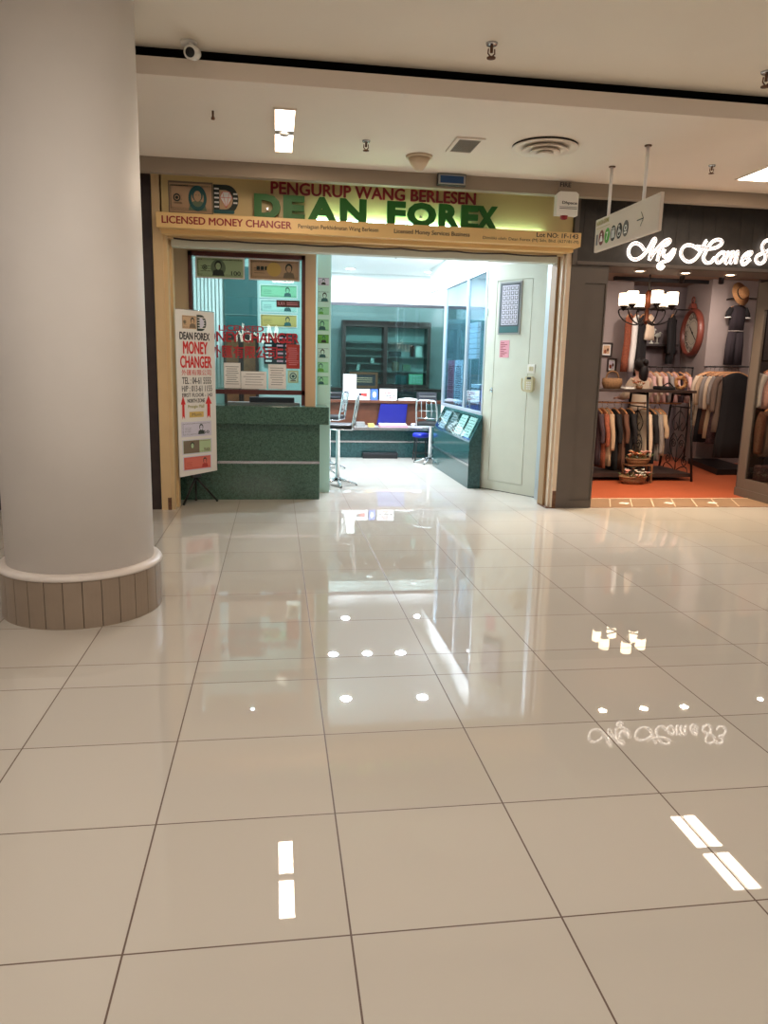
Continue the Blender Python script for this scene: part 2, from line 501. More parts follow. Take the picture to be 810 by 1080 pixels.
# ------------------------------------------------------------------ ceiling fittings
def mall_lamp(x, y0, y1, cols, label, z=3.38, light=True):
    t = thing('recessed_ceiling_lamp', label, 'ceiling lamp', (x, (y0 + y1) / 2, z), group='recessed lamps in the mall ceiling')
    w = 0.085 if cols == 1 else 0.17
    f = MB(); ym = (y0 + y1) / 2
    for s in (-1, 1): f.box(x + s * w - 0.012 * (s > 0), x + s * w + 0.012 * (s < 0), y0, y1, z - 0.012, z, 'soffit_paint')
    f.box(x - w, x + w, y0 - 0.012, y0, z - 0.012, z, 'soffit_paint'); f.box(x - w, x + w, y1, y1 + 0.012, z - 0.012, z, 'soffit_paint')
    f.box(x - w + 0.012, x + w - 0.012, ym - 0.05, ym + 0.05, z - 0.011, z, 'grey_plastic')
    f.build('frame', t)
    f = MB(); f.lathe([(0.035, -0.02), (0.05, 0.0)], 'grey_plastic', (x, ym, z - 0.011), 16); f.build('sensor', t)
    cw = (2 * w - 0.03) / cols
    for k in range(cols):
        for a, c in ((y0 + 0.004, ym - 0.052), (ym + 0.052, y1 - 0.004)):
            f = MB(); x0 = x - w + 0.015 + k * cw; g = 0.012 if cols > 1 else 0
            f.box(x0 + g, x0 + cw - g, a, c, z - 0.009, z - 0.001, 'lamp_panel'); f.build('diffuser', t)
            if light: area_light('lamp_light', (x0 + cw / 2, (a + c) / 2, z - 0.013), cw - 2 * g, P_MALL * 1.7 / (2 * cols), (1.0, 0.80, 0.62), t, size_y=c - a)
    return t
mall_lamp(0.08, 5.98, 7.10, 1, 'narrow white ceiling lamp above the walkway in front of the money changer')
mall_lamp(4.53, 5.86, 7.08, 2, 'wide white ceiling lamp half cut off by the right edge of the view')
for i, (x, y, z) in enumerate(((-4.2, 6.0, 3.38), (0.2, 2.2, 3.56), (4.4, 2.2, 3.56), (0.2, -1.6, 3.56), (4.4, -1.6, 3.56), (-2.6, 0.8, 3.56), (8.4, 4.0, 3.56))):  # unseen lamps added to light the mall from outside the view
    area = thing('recessed_ceiling_lamp', ('unseen ceiling lamp added outside the view to light the mall',)[0], 'ceiling lamp', (x, y, z), group='recessed lamps in the mall ceiling')
    f = MB(); f.box(x - 0.3, x + 0.3, y - 0.6, y + 0.6, z - 0.012, z, 'soffit_paint'); f.build('frame', area)
    f = MB(); f.box(x - 0.27, x + 0.27, y - 0.57, y + 0.57, z - 0.016, z - 0.012, 'lamp_panel'); f.build('diffuser', area)
    area_light('lamp_light', (x, y, z - 0.04), 0.5, P_MALL * (3.5 if x == -2.6 else 1.4), (1.0, 0.945, 0.89), area, size_y=1.1)  # the strongest one is placed to brighten the column

def sprinkler(x, y, z, label, s=1.0):
    t = thing('fire_sprinkler', label, 'sprinkler', (x, y, z), group='sprinklers in the mall ceiling')
    f = MB(); f.lathe([(0.03 * s, -0.012), (0.035 * s, 0)], 'steel', (x, y, z), 16); f.build('rosette', t)
    f = MB(); f.tube([(x, y, z - 0.012), (x, y, z - 0.05 * s)], 0.009 * s, 'rust'); f.tube([(x - 0.018 * s, y, z - 0.03 * s), (x - 0.02 * s, y, z - 0.055 * s), (x, y, z - 0.075 * s)], 0.004 * s, 'rust'); f.tube([(x + 0.018 * s, y, z - 0.03 * s), (x + 0.02 * s, y, z - 0.055 * s), (x, y, z - 0.075 * s)], 0.004 * s, 'rust'); f.build('body', t)
    f = MB(); f.lathe([(0.026 * s, -0.08 * s), (0.026 * s, -0.075 * s)], 'rust', (x, y, z), 12); f.build('deflector', t)
sprinkler(1.36, 5.05, 3.56, 'fire sprinkler in the upper ceiling above the yellow sign', 1.1)
sprinkler(3.30, 5.12, 3.56, 'fire sprinkler in the upper ceiling at the right edge of the view', 1.2)
sprinkler(0.755, 6.64, 3.38, 'fire sprinkler in the lower ceiling beside the beige domed detector')
sprinkler(3.88, 6.69, 3.38, 'fire sprinkler in the lower ceiling to the right of the hanging direction sign', 0.9)
f = MB(); f.tube([(-0.45, 6.15, 3.38), (-0.45, 6.15, 3.33)], 0.008, 'rust'); f.lathe([(0.014, -0.06), (0.014, -0.045), (0.006, -0.04)], 'rust', (-0.45, 6.15, 3.38), 10)
tag(f.build('fire_sprinkler'), 'tiny stub of a sprinkler in the lower ceiling near the white column', 'sprinkler', 'sprinklers in the mall ceiling')

cx, cy = 2.235, 6.46
t = thing('round_air_diffuser', 'round white air diffuser with concentric rings in the lower ceiling', 'air vent', (cx, cy, 3.38))
b = MB(); b.lathe([(0.05, -0.004), (0.27, -0.004), (0.27, 0)], 'recess_shade', (cx, cy, 3.38), 40); b.build('throat', t)
for r0, r1, z0, z1 in ((0.235, 0.275, -0.022, -0.002), (0.165, 0.195, -0.045, -0.02), (0.105, 0.13, -0.06, -0.035), (0.05, 0.072, -0.07, -0.048)):
    b = MB(); b.lathe([(r0, z1), (r1, z0 + 0.006), (r1, z0), (r0 - 0.03, z1 - 0.01)], 'soffit_paint', (cx, cy, 3.38), 40); b.build('cone_ring', t)
t = thing('air_grille', 'small rectangular air grille with dark slats beside the round diffuser', 'air vent', (1.58, 6.57, 3.38))
b = MB()
for x0, x1, y0, y1 in ((1.46, 1.70, 6.36, 6.39), (1.46, 1.70, 6.75, 6.78), (1.46, 1.49, 6.39, 6.75), (1.67, 1.70, 6.39, 6.75)): b.box(x0, x1, y0, y1, 3.366, 3.38, 'soffit_paint')
b.build('frame', t)
b = MB(); b.box(1.49, 1.67, 6.39, 6.75, 3.376, 3.38, 'recess_shade')
for i in range(11): b.box(1.50 + i * 0.0152, 1.506 + i * 0.0152, 6.39, 6.75, 3.368, 3.376, 'shaded_bulkhead_paint')
b.build('louvre', t)
t = thing('smoke_detector', 'beige domed detector hanging under the lower ceiling before the yellow sign', 'smoke detector', (1.27, 7.0, 3.38))
b = MB(); b.lathe([(0.115, -0.02), (0.12, 0.0)], 'smoke_beige', (1.27, 7.0, 3.38), 28); b.build('base_plate', t)
b = MB(); b.lathe([(0.012, -0.125), (0.035, -0.118), (0.07, -0.075), (0.1, -0.02)], 'smoke_beige', (1.27, 7.0, 3.38), 28); b.build('dome', t)
t = thing('bullet_camera', 'small white bullet security camera under the upper ceiling near the column', 'security camera', (-0.52, 5.4, 3.56))
b = MB(); b.lathe([(0.05, -0.015), (0.055, 0)], 'white_plastic', (-0.54, 5.42, 3.56), 20); b.tube([(-0.54, 5.42, 3.61), (-0.525, 5.40, 3.54), (-0.505, 5.39, 3.50)], 0.018, 'white_plastic', 10); b.build('bracket', t)
b = MB(frame((-0.505, 5.40, 3.49), (0.98, -0.12, 0), (-0.03, -0.30, 0.95))); b.lathe([(0.035, -0.05), (0.042, 0.0), (0.042, 0.12), (0.036, 0.125)], 'white_plastic', n=20); b.build('housing', t)
b = MB(frame((-0.505, 5.40, 3.49), (0.98, -0.12, 0), (-0.03, -0.30, 0.95))); b.lathe([(0.029, 0.124), (0.029, 0.128)], 'black_plastic', n=20); b.build('lens', t)

t = thing('screen_box', 'small white framed box with a blue screen on the bulkhead above the yellow sign', 'screen', (1.69, 7.54, 3.27))
b = MB(frame((0, 7.56, 0))); b.box(1.55, 1.83, 3.27, 3.375, 0.0, 0.05, 'black_plastic', 0.004); b.box(1.557, 1.823, 3.277, 3.368, 0.05, 0.054, 'grey_plastic'); b.build('casing', t)
b = MB(frame((0, 7.56, 0))); b.box(1.575, 1.805, 3.29, 3.355, 0.054, 0.056, 'screen_blue'); b.build('screen', t)
t = thing('alarm_box', 'white alarm box with a red lamp at the right end of the yellow sign', 'alarm box', (2.85, 7.5, 3.04))
b = MB(frame((0, 7.56, 0))); b.prism([(2.745, 3.05), (2.965, 3.05), (2.965, 3.25), (2.94, 3.27), (2.775, 3.27), (2.745, 3.24)], 0.0, 0.08, 'white_plastic'); b.build('casing', t)
b = MB(frame((0, 7.56, 0))); b.text('Dhpace', 'ink_dark', 2.80, 2.95, 3.145, 3.18, 0.0805, bold=0.02); b.box(2.775, 2.955, 3.11, 3.116, 0.08, 0.081, 'ink_dark'); b.box(2.775, 2.955, 3.125, 3.13, 0.08, 0.081, 'ink_grey'); b.build('lettering', t)
b = MB(); b.lathe([(0.02, -0.035), (0.035, -0.028), (0.038, 0)], 'letter_red', (2.84, 7.52, 3.05), 16); b.build('lamp', t)
b = MB(frame((0, 7.56, 0))); b.box(2.77, 2.95, 3.27, 3.375, 0.0, 0.02, 'shaded_bulkhead_paint'); b.text('FIRE', 'ink_dark', 2.79, 2.90, 3.325, 3.365, 0.0205, bold=0.03); b.build('back_plate', t)

# direction sign on two rods, runs along the corridor
t = thing('direction_sign', 'white hanging direction sign with round pictograms and an arrow on two rods', 'sign', (3.045, 6.55, 2.78))
b = MB(); b.box(3.03, 3.06, 5.93, 7.17, 2.66, 2.955, 'sign_board', 0.004); b.build('board', t)
for y in (6.93, 6.25):
    b = MB(); b.tube([(3.045, y, 2.95), (3.045, y, 3.38)], 0.014, 'column_paint', 10); b.lathe([(0.03, 3.372), (0.03, 3.38)], 'rust', (3.045, y, 0), 12); b.build('rod', t)
b = MB(frame((3.029, 7.17, 2.66), (0, -1, 0), (0, 0, 1)))
b.text('1', 'ink_grey', 0.04, 0.075, 0.06, 0.155, 0.0)
b.text('NORTH ZONE', 'text_olive', 0.03, 0.30, 0.235, 0.275, 0.0, bold=0.01)
b.box(0.03, 0.32, 0.205, 0.21, 0.0, 0.001, 'text_olive')
b.build('lettering', t)
for i, (mt, s) in enumerate((('icon_maroon', 'm'), ('icon_green', 'f'), ('icon_black', 'H'), ('icon_black', 'w'), ('icon_grey', 'p'))):
    c = 0.155 + i * 0.125
    b = MB(frame((3.029, 7.17, 2.66), (0, -1, 0), (0, 0, 1)))
    b.ell(c, 0.115, 0.055, 0.068, 0.0, 0.001, mt, 24)
    if s == 'm':
        b.ell(c, 0.145, 0.011, 0.011, 0.001, 0.002, 'paper', 12); b.prism([(c - 0.03, 0.08), (c + 0.03, 0.08), (c + 0.03, 0.095), (c + 0.012, 0.13), (c - 0.012, 0.13), (c - 0.03, 0.095)], 0.001, 0.002, 'paper')
    elif s == 'f': b.text('7', 'paper', c - 0.018, c + 0.018, 0.08, 0.145, 0.001, bold=0.02)
    elif s == 'H':
        for q in (-0.018, 0.018): b.ell(c + q, 0.155, 0.009, 0.009, 0.001, 0.002, 'paper', 10); b.box(c + q - 0.011, c + q + 0.011, 0.075, 0.143, 0.001, 0.002, 'paper')
    elif s == 'w':
        b.ell(c - 0.006, 0.158, 0.01, 0.01, 0.001, 0.002, 'paper', 10); b.ring(c, 0.098, 0.024, 0.031, 0.001, 0.002, 'paper', 20); b.box(c - 0.012, c - 0.002, 0.10, 0.145, 0.001, 0.002, 'paper'); b.box(c - 0.012, c + 0.026, 0.105, 0.113, 0.001, 0.002, 'paper')
    else:
        b.ring(c, 0.12, 0.016, 0.025, 0.001, 0.002, 'paper', 18); b.box(c - 0.025, c + 0.025, 0.075, 0.088, 0.001, 0.002, 'paper')
    b.build('pictogram', t)
b = MB(frame((3.029, 7.17, 2.66), (0, -1, 0), (0, 0, 1)))
b.box(0.86, 0.97, 0.138, 0.147, 0, 0.001, 'ink_dark')
b.prism([(0.925, 0.20), (0.933, 0.20), (0.978, 0.1425), (0.97, 0.1425)], 0, 0.001, 'ink_dark'); b.prism([(0.97, 0.1425), (0.978, 0.1425), (0.933, 0.085), (0.925, 0.085)], 0, 0.001, 'ink_dark')
b.build('arrow', t)

# ------------------------------------------------------------------ money changer: front frame
block('wall_left', -6, -1.205, 8.06, 8.3, 0, 3.45, 'dark_wood')
b = MB(); b.box(-1.195, -1.10, 8.03, 8.33, 0, 3.45, 'cream_paint'); b.box(-1.10, -1.06, 8.05, 8.33, 0, 2.80, 'cream_paint'); b.box(-1.06, -1.035, 8.20, 8.33, 0, 2.8, 'cream_paint')
b.box(-1.13, -1.095, 8.026, 8.05, 0.0, 0.13, 'rust')
struct(b, 'trim_4')
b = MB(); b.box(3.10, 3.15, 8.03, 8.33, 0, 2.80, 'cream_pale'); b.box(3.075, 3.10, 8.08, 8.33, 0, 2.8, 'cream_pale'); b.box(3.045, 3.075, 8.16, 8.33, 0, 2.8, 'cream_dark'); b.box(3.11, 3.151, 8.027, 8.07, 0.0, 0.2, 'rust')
b.box(3.04, 3.152, 8.025, 8.3, 0.0, 0.012, 'rust')
struct(b, 'trim_5')
b = MB(); b.box(-1.10, 3.15, 8.08, 8.33, 2.755, 2.94, 'cream_paint'); b.box(-1.035, 3.045, 8.16, 8.30, 2.69, 2.755, 'off_white'); b.box(-1.2, 3.42, 8.30, 8.34, 2.76, 3.3, 'shaded_bulkhead_paint')
struct(b, 'trim_6')
b = MB(); b.box(3.12, 3.21, 8.34, 8.66, 0, 2.80, 'aluminium'); struct(b, 'trim_7')

# shop sign
t = thing('shop_sign', 'yellow fascia sign with big green letters over the money changer', 'sign', (1.0, 8.03, 2.8))
b = MB(); b.box(-1.115, 3.14, 8.03, 8.075, 2.95, 3.44, 'sign_yellow'); b.build('upper_board', t)
b = MB(); b.box(-1.13, 3.165, 7.84, 8.025, 2.815, 2.955, 'sign_cream', 0.004); b.box(-1.10, 3.13, 7.95, 8.07, 2.775, 2.815, 'sign_cream'); b.build('lower_board', t)
S = frame((0, 8.03, 0))
b = MB(S); b.text('PENGURUP WANG BERLESEN', 'letter_red', -0.033, 2.063, 3.212, 3.325, 0.0, 0.012, bold=0.03); b.build('red_lettering', t)
xs = [(-0.20, 0.06), (0.085, 0.30), (0.32, 0.625), (0.65, 0.92), (1.13, 1.32), (1.335, 1.64), (1.665, 1.89), (1.90, 2.085), (2.06, 2.29)]
for ch, (x0, x1) in zip('DEANFOREX', xs):
    b = MB(S); b.text(ch, 'letter_green', x0, x1, 2.956, 3.19, 0.05, 0.035, offset=0.055); b.box((x0 + x1) / 2 - 0.01, (x0 + x1) / 2 + 0.01, 3.05, 3.07, 0.0, 0.05, 'steel'); b.build('letter', t)
L = frame((0, 7.84, 0))
b = MB(L); b.text('LICENSED MONEY CHANGER', 'letter_red', -1.075, 0.164, 2.855, 2.922, 0.0, bold=0.03); b.build('red_lettering', t)
for s, x0, x1, y0, y1, bo in (('Perniagaan Perkhidmatan Wang Berlesen', 0.23, 1.03, 2.855, 2.905, 0.012), ('Licensed Money Services Business', 1.19, 1.97, 2.852, 2.905, 0.018), ('Lot NO: 1F-143', 2.68, 3.13, 2.895, 2.94, 0.02), ('Dimiliki oleh: Dean Forex (M) Sdn. Bhd. (627181-M)', 2.11, 3.14, 2.84, 2.878, 0.0)):
    b = MB(L); b.text(s, 'ink_dark', x0, x1, y0, y1, 0.0, bold=bo); b.build('small_lettering', t)

def banknote(b, x0, x1, y0, y1, z, base, ink, seal=None, num=None, portrait=0.5, oval=True, hairdark='note_ink', border='paper', bz=0.012):
    # generic printed note: border, tinted field, guilloche lines, oval portrait, seals and numerals
    w, h = x1 - x0, y1 - y0
    if border: b.box(x0 - w * 0.03, x1 + w * 0.03, y0 - h * 0.07, y1 + h * 0.07, z - 0.001, z, border)
    b.box(x0, x1, y0, y1, z, z + 0.0006, base)
    z1, z2, z3 = z + 0.0006, z + 0.0012, z + 0.0018
    for q in range(5): b.box(x0 + w * 0.02, x1 - w * 0.02, y0 + h * (0.05 + 0.025 * q), y0 + h * (0.058 + 0.025 * q), z, z1, ink)
    b.box(x0 + w * 0.02, x1 - w * 0.02, y1 - h * 0.10, y1 - h * 0.06, z, z1, ink)
    b.box(x0 + w * 0.02, x0 + w * 0.035, y0 + h * 0.1, y1 - h * 0.1, z, z1, ink)
    for q in range(3): b.box(x0 + w * 0.08, x0 + w * 0.3, y0 + h * (0.3 + 0.13 * q), y0 + h * (0.33 + 0.13 * q), z, z1, ink)
    px, py = x0 + w * portrait, y0 + h * 0.5
    if oval: b.ell(px, py, min(w * 0.16, h * 0.42), h * 0.44, z1, z2, 'note_olive', 20)
    r = h * 0.17
    b.prism([(px - r * 1.9, y0 + h * 0.08), (px + r * 1.9, y0 + h * 0.08), (px + r * 1.5, py - r * 0.9), (px + r * 0.5, py - r * 0.5), (px - r * 0.5, py - r * 0.5), (px - r * 1.5, py - r * 0.9)], z2, z3, ink)
    b.ell(px, py + r * 0.75, r * 1.15, r * 1.45, z2, z3, hairdark, 16)
    b.ell(px, py + r * 0.45, r * 0.8, r * 1.1, z3, z3 + 0.0005, base, 14)
    for q in (-0.3, 0.3): b.box(px + r * (q - 0.16), px + r * (q + 0.16), py + r * 0.6, py + r * 0.72, z3 + 0.0005, z3 + 0.001, ink)
    if seal:
        b.ell(x0 + w * 0.17, y0 + h * 0.5, h * 0.13, h * 0.14, z1, z2, seal, 16); b.ring(x0 + w * 0.17, y0 + h * 0.5, h * 0.06, h * 0.085, z2, z3, base, 14)
    if num: b.text(num, ink, x1 - w * 0.26, x1 - w * 0.06, y0 + h * 0.12, y0 + h * 0.34, z1, 0.0006, bold=0.02)
    return b

b = MB(S); banknote(b, -1.02, -0.615, 2.995, 3.265, 0.001, 'note_tan', 'note_olive', 'note_ink', None, 0.66, False, 'note_teal', 'note_brown')
b.ring(-0.752, 3.13, 0.06, 0.088, 0.004, 0.005, 'note_teal', 28, 1.35)
b.build('banknote_print', t)
b = MB(S)     # letter D with stripes and a cut diamond
def dshape(x0, x1, y0, y1, n=14):
    ry = (y1 - y0) / 2; cx2 = x1 - ry * 0.85
    return [(x0, y0)] + [(cx2 + ry * 0.85 * math.cos(-PI / 2 + PI * i / n), (y0 + y1) / 2 + ry * math.sin(-PI / 2 + PI * i / n)) for i in range(n + 1)] + [(x0, y1)]
b.prism(dshape(-0.60, -0.355, 3.0, 3.27), 0.001, 0.004, 'note_ink')
b.prism(dshape(-0.60, -0.395, 3.0, 3.035), 0.004, 0.005, 'note_teal')
for q in range(5): b.box(-0.59, -0.545, 3.055 + q * 0.042, 3.07 + q * 0.042, 0.004, 0.005, 'paper')
for q in range(1, 4): b.box(-0.405, -0.365, 3.055 + q * 0.042, 3.07 + q * 0.042, 0.004, 0.005, 'paper')
b.prism(dshape(-0.54, -0.41, 3.04, 3.22), 0.005, 0.006, 'note_tan')
dm = [(-0.475, 3.055), (-0.415, 3.15), (-0.44, 3.205), (-0.51, 3.205), (-0.535, 3.15)]
b.prism(dm, 0.006, 0.007, 'paper')
for (p, q) in ((0, 1), (0, 2), (0, 3), (0, 4), (4, 1), (2, 1), (3, 4), (2, 3)):
    b.tube([(dm[p][0], dm[p][1], 0.0075), (dm[q][0], dm[q][1], 0.0075)], 0.0025, 'note_coral', 5)
b.build('diamond_emblem', t)
b = MB(); b.tube([(0.42, 7.99, 2.972), (1.92, 7.99, 2.972)], 0.014, 'tube_lamp', 10); b.build('tube_lamp', t)
b = MB(); b.tube([(2.24, 8.005, 2.957), (2.80, 8.005, 2.957)], 0.008, 'tube_lamp', 10); b.build('tube_lamp', t)
pts = [(-1.0 + 4.0 * i / 40, 8.07 + 0.01 * math.sin(i * 1.3), 2.752 - 0.012 * abs(math.sin(i * 0.55))) for i in range(41)]
b = MB(); b.tube(pts, 0.008, 'ink_dark', 6)
tag(b.build('sagging_cable'), 'thin dark cable sagging along the underside of the yellow sign', 'cable')

# ------------------------------------------------------------------ money changer: shell
b = MB(); b.box(-1.3, 3.42, 14.2, 14.3, 0, 2.64, 'grey_teal'); b.box(-1.3, 3.42, 14.2, 14.3, 2.64, 3.2, 'white_wall'); struct(b, 'wall_back')
block('wall_left', -1.3, -1.2, 8.34, 14.2, 0, 3.2, 'aqua_wall')
block('wall_right', 3.38, 3.46, 8.42, 14.2, 0, 3.2, 'white_wall')
P0 = Vector((3.163, 8.71, 0)); P1 = Vector((2.655, 9.485, 0))
DU = (P0 - P1).normalized()
DL = (P0 - P1).length
DT = frame(P1, DU, (0, 0, 1))     # x runs from the far edge to the near edge, z faces the room
b = MB(DT); b.box(0, DL, 2.80, 3.2, -0.04, 0.0, 'white_wall'); struct(b, 'wall_right')
b = MB(DT)
b.box(0, DL, 0.0, 2.80, -0.045, -0.012, 'off_white')
def holed(b, x0, x1, y0, y1, hx0, hx1, hy0, hy1, z0, z1, mt):
    b.box(x0, hx0, y0, y1, z0, z1, mt); b.box(hx1, x1, y0, y1, z0, z1, mt); b.box(hx0, hx1, y0, hy0, z0, z1, mt); b.box(hx0, hx1, hy1, y1, z0, z1, mt)
holed(b, 0, DL, 0.008, 2.80, 0.145, 0.70, 0.12, 2.615, -0.012, 0.0, 'off_white')
b.box(0.153, 0.692, 0.128, 2.607, -0.012, 0.0, 'off_white')
b.box(0, DL, 0.0, 0.008, -0.012, -0.006, 'recess_shade')
door = struct(b, 'door_1')
b = MB(DT); b.tube([(0.135, 1.28, 0.0), (0.135, 1.28, 0.035), (0.155, 1.28, 0.04)], 0.008, 'steel', 8); b.ell(0.135, 1.28, 0.018, 0.03, 0.0, 0.004, 'steel', 14); b.build('door_handle', door)
for z in (0.45, 2.2):
    b = MB(DT); b.box(0.0, 0.012, z, z + 0.09, 0.0, 0.006, 'steel'); b.build('hinge', door)
t = thing('wall_calendar', 'tall framed chart with rows of grey pictures hanging on the cream door', 'calendar', tuple(DT @ Vector((0.37, 1.97, 0))))
b = MB(DT); b.box(0.195, 0.54, 1.965, 2.595, 0.0005, 0.012, 'grey_plastic'); b.build('frame', t)
b = MB(DT); b.box(0.215, 0.52, 1.985, 2.575, 0.012, 0.015, 'charcoal'); b.box(0.245, 0.50, 2.08, 2.55, 0.015, 0.016, 'note_lilac')
for i in range(4):
    for j in range(8):
        b.box(0.255 + i * 0.062, 0.305 + i * 0.062, 2.09 + j * 0.057, 2.135 + j * 0.057, 0.016, 0.0165, 'ink_grey'); b.ell(0.28 + i * 0.062, 2.115 + j * 0.057, 0.014, 0.017, 0.0165, 0.017, 'note_lilac', 10)
b.box(0.225, 0.51, 1.99, 2.06, 0.015, 0.016, 'note_teal'); b.build('chart_sheet', t)
b = MB(DT); b.box(0.235, 0.385, 1.685, 1.895, 0.0005, 0.003, 'paper_pink')
for q in range(9): b.box(0.25, 0.25 + 0.04 + 0.08 * ((q * 7) % 5) / 5, 1.70 + q * 0.02, 1.708 + q * 0.02, 0.003, 0.0035, 'letter_red')
tag(b.build('pink_notice'), 'small pink notice stuck on the cream door under the framed chart', 'notice')
t = thing('light_switch', 'white double light switch on the right side of the cream door', 'switch', tuple(DT @ Vector((0.745, 1.5, 0))))
b = MB(DT); b.box(0.69, 0.80, 1.50, 1.61, 0.0005, 0.01, 'white_plastic', 0.003); b.build('plate', t)
for q in (0.715, 0.75):
    b = MB(DT); b.prism([(q, 1.53), (q + 0.026, 1.53), (q + 0.026, 1.58), (q, 1.58)], 0.01, 0.015, 'beige_plastic'); b.build('rocker', t)
t = thing('door_phone', 'beige door phone with a curled cord hanging below the light switch', 'intercom', tuple(DT @ Vector((0.745, 1.27, 0))))
b = MB(DT); b.prism([(0.69, 1.31), (0.72, 1.275), (0.78, 1.275), (0.81, 1.31), (0.81, 1.44), (0.785, 1.465), (0.71, 1.465), (0.69, 1.44)], 0.0005, 0.05, 'beige_plastic'); b.build('body', t)
b = MB(DT); b.box(0.725, 0.785, 1.43, 1.455, 0.05, 0.053, 'black_plastic'); b.build('display', t)
b = MB(DT)
for i in range(3):
    for j in range(4): b.box(0.722 + i * 0.024, 0.738 + i * 0.024, 1.31 + j * 0.025, 1.326 + j * 0.025, 0.05, 0.054, 'white_plastic')
b.build('keypad', t)
b = MB(DT); b.tube(smooth_path([(0.70, 1.29, 0.02), (0.65, 1.30, 0.03), (0.63, 1.36, 0.03), (0.625, 1.44, 0.02)]), 0.009, 'beige_plastic', 8); b.build('cord', t)

# booth partition with the teller window
b = MB()
b.box(-1.2, -0.935, 8.72, 8.80, 1.075, 2.86, 'warm_wall'); b.box(0.335, 0.455, 8.72, 8.80, 1.075, 2.86, 'warm_wall'); b.box(-0.935, 0.335, 8.72, 8.80, 2.725, 2.86, 'warm_wall')
struct(b, 'wall_front')
b = MB(); b.box(-1.2, 0.66, 8.76, 8.80, 2.86, 3.2, 'white_wall'); struct(b, 'wall_front')
b = MB()
for x0, x1, z0, z1 in ((-0.935, -0.895, 1.20, 2.725), (0.295, 0.335, 1.08, 2.725), (-0.935, 0.335, 2.68, 2.725), (-0.935, 0.335, 1.20, 1.25)): b.box(x0, x1, 8.70, 8.79, z0, z1, 'maroon_frame')
win = struct(b, 'window_1')
b = MB(); b.box(-0.895, 0.295, 8.745, 8.752, 1.25, 2.68, 'booth_glass'); b.build('pane', win)
G = frame((0, 8.7445, 0))
for s, x0, x1, y0, y1 in (('LICENSED', -0.62, -0.13, 1.895, 1.955), ('MONEY CHANGER', -0.86, 0.265, 1.775, 1.885), ('外匯有限公司', -0.72, 0.02, 1.60, 1.735)):
    b = MB(G); b.text(s, 'vinyl_red', x0, x1, y0, y1, 0.0, bold=0.03); b.build('vinyl_lettering', win)
b = MB(G); banknote(b, -0.845, -0.345, 2.465, 2.665, 0.001, 'note_green', 'note_ink', 'note_ink', '100', 0.46)
tag(b.build('banknote_poster'), 'green banknote poster at the top left of the teller window', 'poster', 'banknote posters in the teller window')
b = MB(G); banknote(b, -0.27, 0.26, 2.465, 2.665, 0.001, 'note_tan', 'note_brown', None, None, 0.80, False, 'note_ink'); b.ell(-0.01, 2.57, 0.08, 0.075, 0.003, 0.004, 'note_gold', 20)
for q in range(3): b.box(-0.20 + q * 0.045, -0.165 + q * 0.045, 2.56, 2.60, 0.002, 0.003, 'note_ink')
tag(b.build('banknote_poster'), 'tan banknote poster at the top right of the teller window', 'poster', 'banknote posters in the teller window')
def notice(x0, x1, y0, y1, mt, lines, label, name='paper_notice', ink='ink_grey', T=G, z=0.001, cat='notice', group=None, seed=1):
    b = MB(T); b.box(x0, x1, y0, y1, z, z + 0.0015, mt)
    w, h = x1 - x0, y1 - y0; R = random.Random(seed)
    for q in range(lines):
        yy = y1 - h * (0.14 + 0.76 * q / max(1, lines - 0)); a = R.uniform(0.08, 0.2); c = R.uniform(0.75, 0.92)
        b.box(x0 + w * a, x0 + w * c, yy - h * 0.022, yy, z + 0.0015, z + 0.002, ink)
    return tag(b.build(name), label, cat, group)
notice(-0.575, -0.39, 1.262, 1.545, 'paper', 9, 'white paper notice low in the teller window next to the banner', seed=1)
notice(-0.385, -0.10, 1.258, 1.455, 'paper', 5, 'short wide paper notice in the middle of the teller window sill', seed=2, ink='ink_dark')
notice(-0.08, 0.12, 1.26, 1.54, 'paper', 8, 'white list sheet in the teller window left of the square stamp', seed=3)
notice(0.125, 0.275, 1.495, 1.765, 'paper_red', 10, 'dark red notice at the right edge of the teller window', seed=4, ink='paper_pink')
b = MB(G); b.box(0.14, 0.26, 1.335, 1.475, 0.001, 0.002, 'note_green'); b.box(0.155, 0.245, 1.35, 1.46, 0.002, 0.0025, 'paper_aqua'); b.ring(0.20, 1.41, 0.028, 0.04, 0.0025, 0.003, 'note_teal', 20); b.ell(0.20, 1.41, 0.018, 0.018, 0.0025, 0.003, 'note_teal', 14); b.box(0.17, 0.23, 1.355, 1.365, 0.0025, 0.003, 'ink_dark')
tag(b.build('round_seal_sticker'), 'square green sticker with a round seal under the dark red notice', 'sticker')
b = MB(G); b.box(0.015, 0.275, 2.17, 2.245, 0.001, 0.005, 'maroon_frame'); b.text('BUKA', 'paper_pink', 0.03, 0.11, 2.19, 2.225, 0.005); b.box(0.13, 0.255, 2.195, 2.203, 0.005, 0.0055, 'paper_pink'); b.box(0.13, 0.255, 2.215, 2.222, 0.005, 0.0055, 'paper_pink')
tag(b.build('name_plate'), 'small maroon plate at the right edge of the teller window', 'plate')

# teller counter
t = thing('teller_counter', 'green granite counter below the teller window', 'counter', (-0.33, 8.85, 0))
b = MB(); b.box(-1.175, 0.50, 8.64, 9.08, 0, 0.875, 'green_granite'); b.build('body', t)
b = MB(); b.box(-1.175, 0.60, 8.56, 9.10, 0.875, 1.075, 'green_granite', 0.006); b.build('ledge', t)
b = MB(); b.box(-1.175, 0.502, 8.632, 8.64, 0.418, 0.448, 'steel'); b.build('trim_strip', t)
b = MB(); b.box(-0.55, 0.28, 8.88, 9.06, 1.076, 1.10, 'grey_plastic'); b.box(-0.3, 0.22, 8.90, 9.0, 1.10, 1.16, 'charcoal', 0.006)
tag(b.build('cash_tray'), 'grey cash tray on the teller counter behind the window slot', 'tray')

